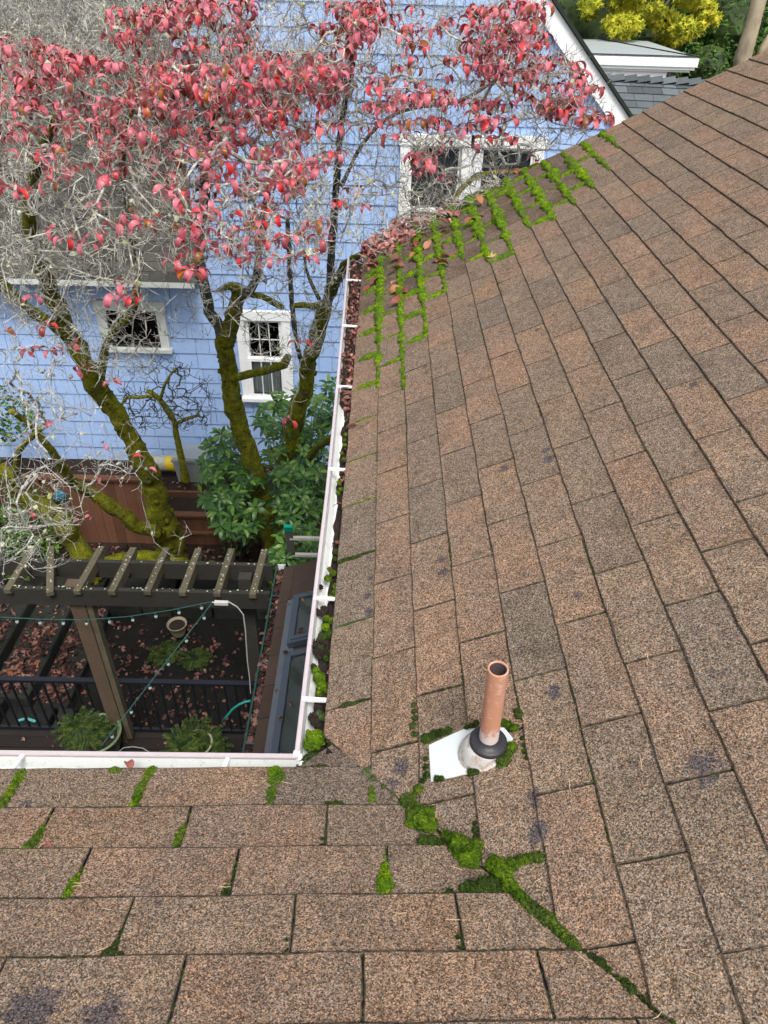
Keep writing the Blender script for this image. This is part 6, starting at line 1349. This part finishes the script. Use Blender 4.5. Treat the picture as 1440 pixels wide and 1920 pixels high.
# --- tree 3: big leaning trunk on the left
L3 = [[(-2.657,6.5,-5.175,0.23),(-2.671,6.5,-4.694,0.209),(-2.676,6.4,-4.077,0.179),(-2.684,6.3,-3.588,0.152),(-2.739,6.2,-3.133,0.133),(-2.811,6.1,-2.674,0.122),(-2.898,6,-2.28,0.117),(-2.908,5.8,-1.83,0.111),(-2.933,5.7,-1.491,0.101),(-2.921,5.5,-1.131,0.091),(-2.87,5.3,-0.75,0.081),(-2.747,5,-0.326,0.066),(-2.566,4.7,0.09,0.053),(-2.267,4.4,0.491,0.037),(-1.954,4.1,0.806,0.027)],
      [(-2.926,5.7,-1.462,0.074),(-2.986,5.5,-1.25,0.066),(-3.078,5.3,-1.028,0.064),(-3.116,5.1,-0.769,0.056),(-3.126,4.9,-0.478,0.048),(-3.053,4.6,-0.129,0.037)],
      [(-2.862,6,-2.247,0.064),(-2.834,5.95,-1.964,0.057),(-2.733,5.9,-1.664,0.05),(-2.581,5.8,-1.44,0.046),(-2.386,5.7,-1.27,0.044),(-2.234,5.6,-1.074,0.038),(-2.094,5.4,-0.766,0.034),(-1.965,5.1,-0.381,0.029),(-1.865,4.8,0.004,0.025),(-1.701,4.4,0.471,0.019),(-1.475,4.1,0.848,0.015)],
      [(-2.747,5,-0.326,0.04),(-2.521,4.9,-0.163,0.03),(-2.248,4.8,-0.046,0.023),(-1.995,4.7,0.028,0.018)],
      [(-2.566,4.7,0.09,0.028),(-2.606,4.6,0.3,0.023),(-2.669,4.5,0.461,0.019)]]
T3L = vol([(-2.38,4.47,1.17),(-2.01,4.45,1.16),(-1.78,4.14,1.04),(-1.44,4.20,1.07),(-1.22,3.10,0.67),(-1.43,3.10,0.67),(-1.67,3.15,0.68),(-1.99,3.25,0.70)],[(-2.83,5.48,1.08),(-2.39,5.46,1.07),(-2.14,5.13,0.92),(-1.74,5.19,0.96),(-1.50,4.01,0.46),(-1.77,4.01,0.45),(-2.06,4.06,0.47),(-2.44,4.17,0.50)],165,51,0.029) + vol([(-1.64,4.47,1.32),(-1.36,4.52,1.39),(-0.72,4.52,1.40),(-0.71,4.27,1.08),(-1.45,4.26,1.05),(-1.62,4.35,1.16)],[(-1.95,5.44,1.27),(-1.61,5.49,1.34),(-0.86,5.49,1.36),(-0.85,5.21,0.98),(-1.72,5.19,0.94),(-1.92,5.30,1.08)],110,52,0.026) + vol([(-1.29,3.69,1.12),(-0.62,3.71,1.16),(-0.61,3.54,0.95),(-1.27,3.49,0.86)],[(-1.57,4.62,1.02),(-0.76,4.64,1.07),(-0.75,4.45,0.81),(-1.54,4.38,0.71)],70,57,0.026) + [(-1.62,2.91,0.44),(-1.58,2.88,0.40),(-1.46,2.87,0.38),(-1.43,2.90,0.42),(-1.65,3.07,0.64),(-1.91,3.06,0.62),(-1.85,3.04,0.60),(-1.37,3.09,0.67),(-1.26,2.74,0.22),(-1.24,2.70,0.16),(-1.30,2.70,0.16),(-1.16,2.93,0.47),(-1.14,2.95,0.49),(-1.25,2.97,0.51),(-1.32,2.93,0.47),(-1.42,3.00,0.55),(-1.67,2.60,0.03)] + [(-2.06,3.75,-0.61),(-2.39,3.73,-0.65),(-2.56,3.81,-0.55),(-2.24,3.73,-0.65),(-2.34,3.95,-0.36),(-2.02,3.65,-0.75),(-1.79,3.59,-0.82)]
T3T = vol([(-2.57,5.06,1.33),(-0.80,5.07,1.38),(-0.73,4.43,1.09),(-1.09,2.54,0.43),(-1.05,2.33,0.35),(-1.72,2.33,0.33)],[(-3.90,8.11,1.18),(-1.25,8.12,1.25),(-1.18,7.36,0.80),(-1.93,5.05,-0.41),(-1.88,4.78,-0.58),(-3.03,4.78,-0.61)],2500,53,0.000) + vol([(-2.29,3.41,-0.08),(-1.35,3.41,-0.06),(-1.27,3.08,-0.49),(-1.61,3.04,-0.55),(-2.29,3.28,-0.24)],[(-3.13,4.97,-0.68),(-1.86,4.98,-0.65),(-1.75,4.54,-1.23),(-2.20,4.48,-1.31),(-3.12,4.81,-0.90)],200,54,0.000) + vol([(-2.81,5.61,1.31),(-1.60,5.61,1.34),(-1.75,5.34,0.98),(-2.80,5.34,0.95)],[(-4.14,8.66,1.15),(-2.38,8.66,1.20),(-2.60,8.27,0.68),(-4.13,8.26,0.64)],420,56,0.000)
tree('largest leaning moss covered dogwood trunk at the left, forking in front of the small window', 'dogwood_tree', L3, ['bark_moss', 'bark_moss', 'bark_moss', 'bark_bare', 'bark_bare'], 1.6, [T3T], 61, 'twig', leafpts=T3L, nleaf=(3, 5), cap=.022, lichen=700)
# --- tree 4: low spreading limbs with pale lichen twigs at the left edge
L4 = [[(-3.256,5.3,-4.339,0.14),(-3.266,5.3,-4.044,0.131),(-3.346,5.3,-3.724,0.128),(-3.376,5.2,-3.377,0.123),(-3.553,5.2,-3.162,0.115),(-3.69,5.1,-2.78,0.105),(-3.855,5,-2.391,0.096)],
      [(-2.672,6.2,-4.357,0.09),(-2.789,6.1,-4.193,0.095),(-2.908,6,-4.073,0.1),(-2.992,5.9,-3.806,0.091),(-3.103,5.8,-3.558,0.088),(-3.239,5.7,-3.335,0.08),(-3.277,5.5,-3.011,0.065),(-3.216,5.2,-2.502,0.049),(-3.24,5,-2.068,0.036),(-3.282,4.8,-1.779,0.027)],
      [(-3.607,5.1,-2.879,0.05),(-3.477,4.9,-2.505,0.042),(-3.238,4.7,-2.122,0.033),(-2.87,4.5,-1.761,0.024)],
      [(-3.494,5.6,-4.33,0.13),(-3.294,5.7,-4.465,0.12),(-3.063,5.8,-4.494,0.128),(-2.765,5.9,-4.555,0.143),(-2.477,6,-4.744,0.139),(-2.026,6.1,-4.877,0.127)]]
T4T = vol([(-2.03,2.77,-0.09),(-1.66,2.70,-0.17),(-1.42,2.52,-0.41),(-1.23,2.39,-0.57),(-1.26,2.26,-0.74),(-1.55,2.19,-0.84),(-1.67,2.04,-1.03),(-2.00,2.01,-1.09)],[(-2.70,4.00,-0.64),(-2.23,3.90,-0.75),(-1.90,3.66,-1.06),(-1.65,3.50,-1.27),(-1.69,3.33,-1.49),(-2.08,3.23,-1.63),(-2.23,3.04,-1.88),(-2.67,2.99,-1.95)],300,71,0.000) + vol([(-1.90,2.03,-0.73),(-1.44,1.99,-0.76),(-1.52,1.82,-0.99),(-1.89,1.77,-1.07)],[(-2.31,2.67,-1.22),(-1.76,2.63,-1.26),(-1.86,2.42,-1.53),(-2.30,2.35,-1.63)],80,72,0.000) + [(-1.36,2.76,-0.92),(-1.30,2.47,-1.29),(-1.18,2.39,-1.40),(-1.11,2.45,-1.31),(-1.05,2.47,-1.29),(-1.43,2.88,-0.76),(-1.28,2.51,-1.24),(-1.26,2.67,-1.02)]
t4, n4 = tree('low sprawling dogwood limb with bright pale twigs above the left end of the pergola', 'dogwood_tree', L4, 'bark_moss', 2.2, [T4T], 81, 'twig_pale', rtip=.0014, cap=.012, tw=.75, jit=.026, leafpts=[(-2.02,2.47,-1.14),(-1.70,2.44,-1.17),(-2.09,2.76,-0.76),(-1.32,2.68,-0.85),(-1.31,2.63,-0.91),(-1.62,2.60,-0.96),(-1.89,2.81,-0.69),(-1.58,2.72,-0.80)], nleaf=(1, 2), twl=(.05, .12), exc=2.6, lichen=90, lscale=.8)
# --- small dark gnarled tree against the blue wall
L5 = [[(-2.853,8.2,-4.967,0.071),(-2.869,8.2,-4.618,0.061),(-2.878,8.2,-4.235,0.056),(-2.877,8.2,-3.912,0.051),(-2.945,8.15,-3.619,0.05),(-3.049,8.1,-3.396,0.045),(-3.163,8.1,-3.314,0.034)],
      [(-2.877,8.2,-3.912,0.035),(-2.662,8.1,-3.759,0.031),(-2.46,8.1,-3.691,0.023)], [(-3.049,8.1,-3.396,0.03),(-3.259,8,-3.373,0.03),(-3.451,8,-3.403,0.026),(-3.595,8,-3.638,0.019)], [(-2.999,8.1,-3.463,0.027),(-2.829,8,-3.112,0.022),(-2.666,8,-2.906,0.015)]]
T5 = vol([(-3.30,7.45,-3.04),(-3.06,7.67,-2.75),(-2.71,7.78,-2.61),(-2.28,7.67,-2.74),(-2.07,7.46,-3.01),(-2.09,7.20,-3.35),(-2.55,7.16,-3.41),(-3.18,7.20,-3.37)],[(-3.51,7.99,-3.33),(-3.26,8.22,-3.03),(-2.89,8.33,-2.87),(-2.43,8.22,-3.01),(-2.20,8.00,-3.30),(-2.23,7.72,-3.66),(-2.71,7.68,-3.73),(-3.39,7.72,-3.69)],170,91,0.000)
tree('small dark gnarled bush tree with knobbly twigs in front of the blue wall', 'gnarled_tree', L5, 'bark_moss', .8, [T5], 95, 'twig_dark', rtip=.0045, cap=.02, tw=1.3, jit=.035, twl=(.06, .16), exc=3)

# --- rhododendrons
RH = [leaf_mesh('rhododendron_leaf', 'leaf_green', L_, L_ * .34, a0, a1, .25, 5, 0, .012) for L_, a0, a1 in ((.135, .5, -.5), (.115, .3, -.7), (.14, .2, -.9), (.105, .7, -.1), (.125, .1, -.6))]
def whorls(pts, par, budget, r, s=1.0):
    n = 0; extra = MB(); vfs = [vf(m) for m in RH]
    for (x, y, z) in pts:
        k = r.randint(6, 8); a0 = r.uniform(0, 6.28); ax = (Vector((0, -.35, 1)) + rnd_dir(r) * .35).normalized(); Q = Vector((0, 0, 1)).rotation_difference(ax).to_matrix(); sc_ = s * r.uniform(.8, 1.15)
        for i in range(k):
            R3 = Q @ Matrix.Rotation(a0 + i * 6.283 / k + r.uniform(-.2, .2), 3, 'Z') @ Matrix.Rotation(r.uniform(-.15, .3), 3, 'Y'); m = r.randrange(len(RH))
            if n < budget:
                o = link('leaf', RH[m], par); o.matrix_local = Matrix.Translation((x, y, z)) @ R3.to_4x4() @ Matrix.Scale(sc_ * r.uniform(.85, 1.1), 4)
            else: place_leaf_mesh(extra, vfs[m], (x, y, z), R3, sc_)
            n += 1
    if extra.v: extra.build('inner_leaves', 'leaf_green', par, smooth=True, kind='stuff')
def stems(par, pts, base, r):
    mb = MB(); b = Vector(base)
    for p in pts[::2]:
        p = Vector(p); m_ = b.lerp(p, .5) + Vector((0, 0, -.12)) + rnd_dir(r) * .1; mb.tube([b + rnd_dir(r) * .08, m_, p], [.014, .009, .004], 4, cap=False)
    mb.build('stems', 'bark_bare', par)
rr_ = random.Random(77)
for lab, pts, back, base, s in (
    ('large leafy rhododendron spilling over the fence left of the forked trunk', vol([(-1.98,6.19,-3.03),(-1.76,6.56,-2.95),(-1.40,6.28,-3.00),(-1.13,5.65,-3.09),(-1.04,5.14,-3.15),(-1.19,4.80,-3.18),(-1.33,4.64,-3.19),(-1.61,4.96,-3.18),(-1.91,5.65,-3.11)],[(-2.13,6.69,-3.35),(-1.88,7.08,-3.26),(-1.50,6.79,-3.32),(-1.22,6.14,-3.44),(-1.12,5.61,-3.52),(-1.29,5.27,-3.56),(-1.45,5.10,-3.58),(-1.74,5.44,-3.55),(-2.06,6.14,-3.46)],52,101,0.064), vol([(-2.15,6.78,-3.41),(-1.84,7.16,-3.31),(-1.36,6.69,-3.41),(-1.14,5.69,-3.58),(-1.42,5.26,-3.64),(-1.77,5.51,-3.62),(-2.09,6.22,-3.52)],[(-2.27,7.20,-3.68),(-1.94,7.59,-3.57),(-1.44,7.11,-3.68),(-1.21,6.09,-3.88),(-1.51,5.64,-3.96),(-1.88,5.91,-3.93),(-2.21,6.63,-3.81)],34,102,0.045), (-1.9, 7.2, -5.6), 1.0),
    ('rhododendron filling the gap between the forked trunk and the long gutter', vol([(-1.08,5.75,-3.02),(-0.79,5.95,-2.99),(-0.54,5.85,-2.99),(-0.49,5.01,-3.04),(-0.61,4.65,-3.04),(-0.85,4.83,-3.05),(-1.02,5.28,-3.04)],[(-1.16,6.25,-3.35),(-0.86,6.45,-3.32),(-0.59,6.35,-3.33),(-0.54,5.48,-3.40),(-0.67,5.11,-3.42),(-0.93,5.30,-3.42),(-1.11,5.77,-3.40)],44,103,0.064), vol([(-1.16,6.08,-3.16),(-0.53,6.12,-3.09),(-0.55,5.66,-3.70),(-1.05,5.62,-3.76)],[(-1.28,6.74,-3.61),(-0.59,6.79,-3.53),(-0.61,6.29,-4.19),(-1.16,6.24,-4.26)],34,104,0.045), (-.9, 6.7, -5.6), 1.0),
    ('taller rhododendron below the white window beside the right mossy trunk', vol([(-1.33,6.85,-2.81),(-1.14,6.95,-2.67),(-0.87,6.85,-2.80),(-0.42,7.09,-2.47),(-0.39,6.69,-3.00),(-0.60,6.49,-3.26),(-0.86,6.45,-3.32),(-1.25,6.49,-3.28),(-1.46,6.69,-3.02)],[(-1.46,7.55,-3.20),(-1.25,7.66,-3.06),(-0.96,7.56,-3.19),(-0.47,7.82,-2.84),(-0.44,7.39,-3.41),(-0.66,7.17,-3.70),(-0.94,7.12,-3.76),(-1.38,7.16,-3.72),(-1.60,7.38,-3.44)],54,105,0.051), vol([(-1.46,7.51,-3.26),(-0.45,7.73,-2.95),(-0.51,7.12,-3.75),(-1.37,7.12,-3.77)],[(-1.56,8.04,-3.56),(-0.48,8.27,-3.23),(-0.55,7.63,-4.08),(-1.47,7.62,-4.10)],44,106,0.038), (-1.1, 7.6, -5.1), 1.0),
    ('young bright green rhododendron around the ladder top', vol([(-0.91,4.07,-2.97),(-0.82,4.26,-2.73),(-0.69,4.31,-2.67),(-0.47,4.31,-2.66),(-0.45,4.11,-2.92),(-0.61,4.08,-2.97),(-0.76,4.14,-2.89)],[(-0.99,4.45,-3.31),(-0.88,4.65,-3.05),(-0.75,4.70,-2.98),(-0.51,4.70,-2.97),(-0.49,4.48,-3.25),(-0.66,4.45,-3.30),(-0.83,4.52,-3.22)],16,107,0.058), vol([(-0.99,4.45,-3.31),(-0.83,4.65,-3.05),(-0.48,4.68,-2.99),(-0.49,4.48,-3.25)],[(-1.05,4.75,-3.58),(-0.88,4.96,-3.30),(-0.51,4.99,-3.24),(-0.52,4.79,-3.52)],10,108,0.038), (-.8, 5.0, -5.6), .95)):
    t = thing('rhododendron_shrub', lab, 'shrub', 'rhododendrons behind the pergola', loc=(0, 0, 0)); whorls(pts + back, t, 300, rr_, s); stems(t, pts, base, rr_)
    mb = MB(); c = Vector((sum(p[0] for p in back) / len(back), sum(p[1] for p in back) / len(back) + .25, sum(p[2] for p in back) / len(back) - .35)); crown(mb, [(tuple(c), .45, .9), (tuple(c + Vector((.1, .1, -.5))), .5, .9)], 420, oval_leaf(.13, .045), rr_); mb.build('shaded_leaves', 'foliage_mid', t, kind='stuff')
t = thing('ivy_thicket', 'dark green ivy mass at the left edge behind the pergola', 'shrub', loc=(0, 0, 0)); mb = MB(); crown(mb, [((-4.993,7,-4.877), .75, .8), ((-5.595,6.8,-4.926), .8, .8), ((-4.699,6.4,-4.95), .45, .7), ((-5.401,8.3,-3.903), .5, .8)], 2600, oval_leaf(.075, .055), rr_); mb.build('foliage', 'foliage_mid', t, kind='stuff')
# --- clutter of bare twigs lying over the far roof edge
mb = MB(); r = random.Random(12)
for _ in range(260):
    x = r.uniform(-.02, .9); y = RAKE - r.uniform(-.05, .5) * (1 - x * .8); p = Vector((x, y, sB * x + .02)); d = rnd_dir(r); d.z = abs(d.z) * .25; d.normalize(); q1 = p + d * r.uniform(.04, .10); q2 = q1 + (d + rnd_dir(r) * .6).normalized() * r.uniform(.03, .08); mb.tube([p, q1 + Vector((0, 0, .01)), q2], [.0018, .0015, .001], 3, cap=False)
mb.build('twig_litter', 'twig', kind='stuff', label='thin grey twigs tangled over the mossy roof corner', category='twigs')
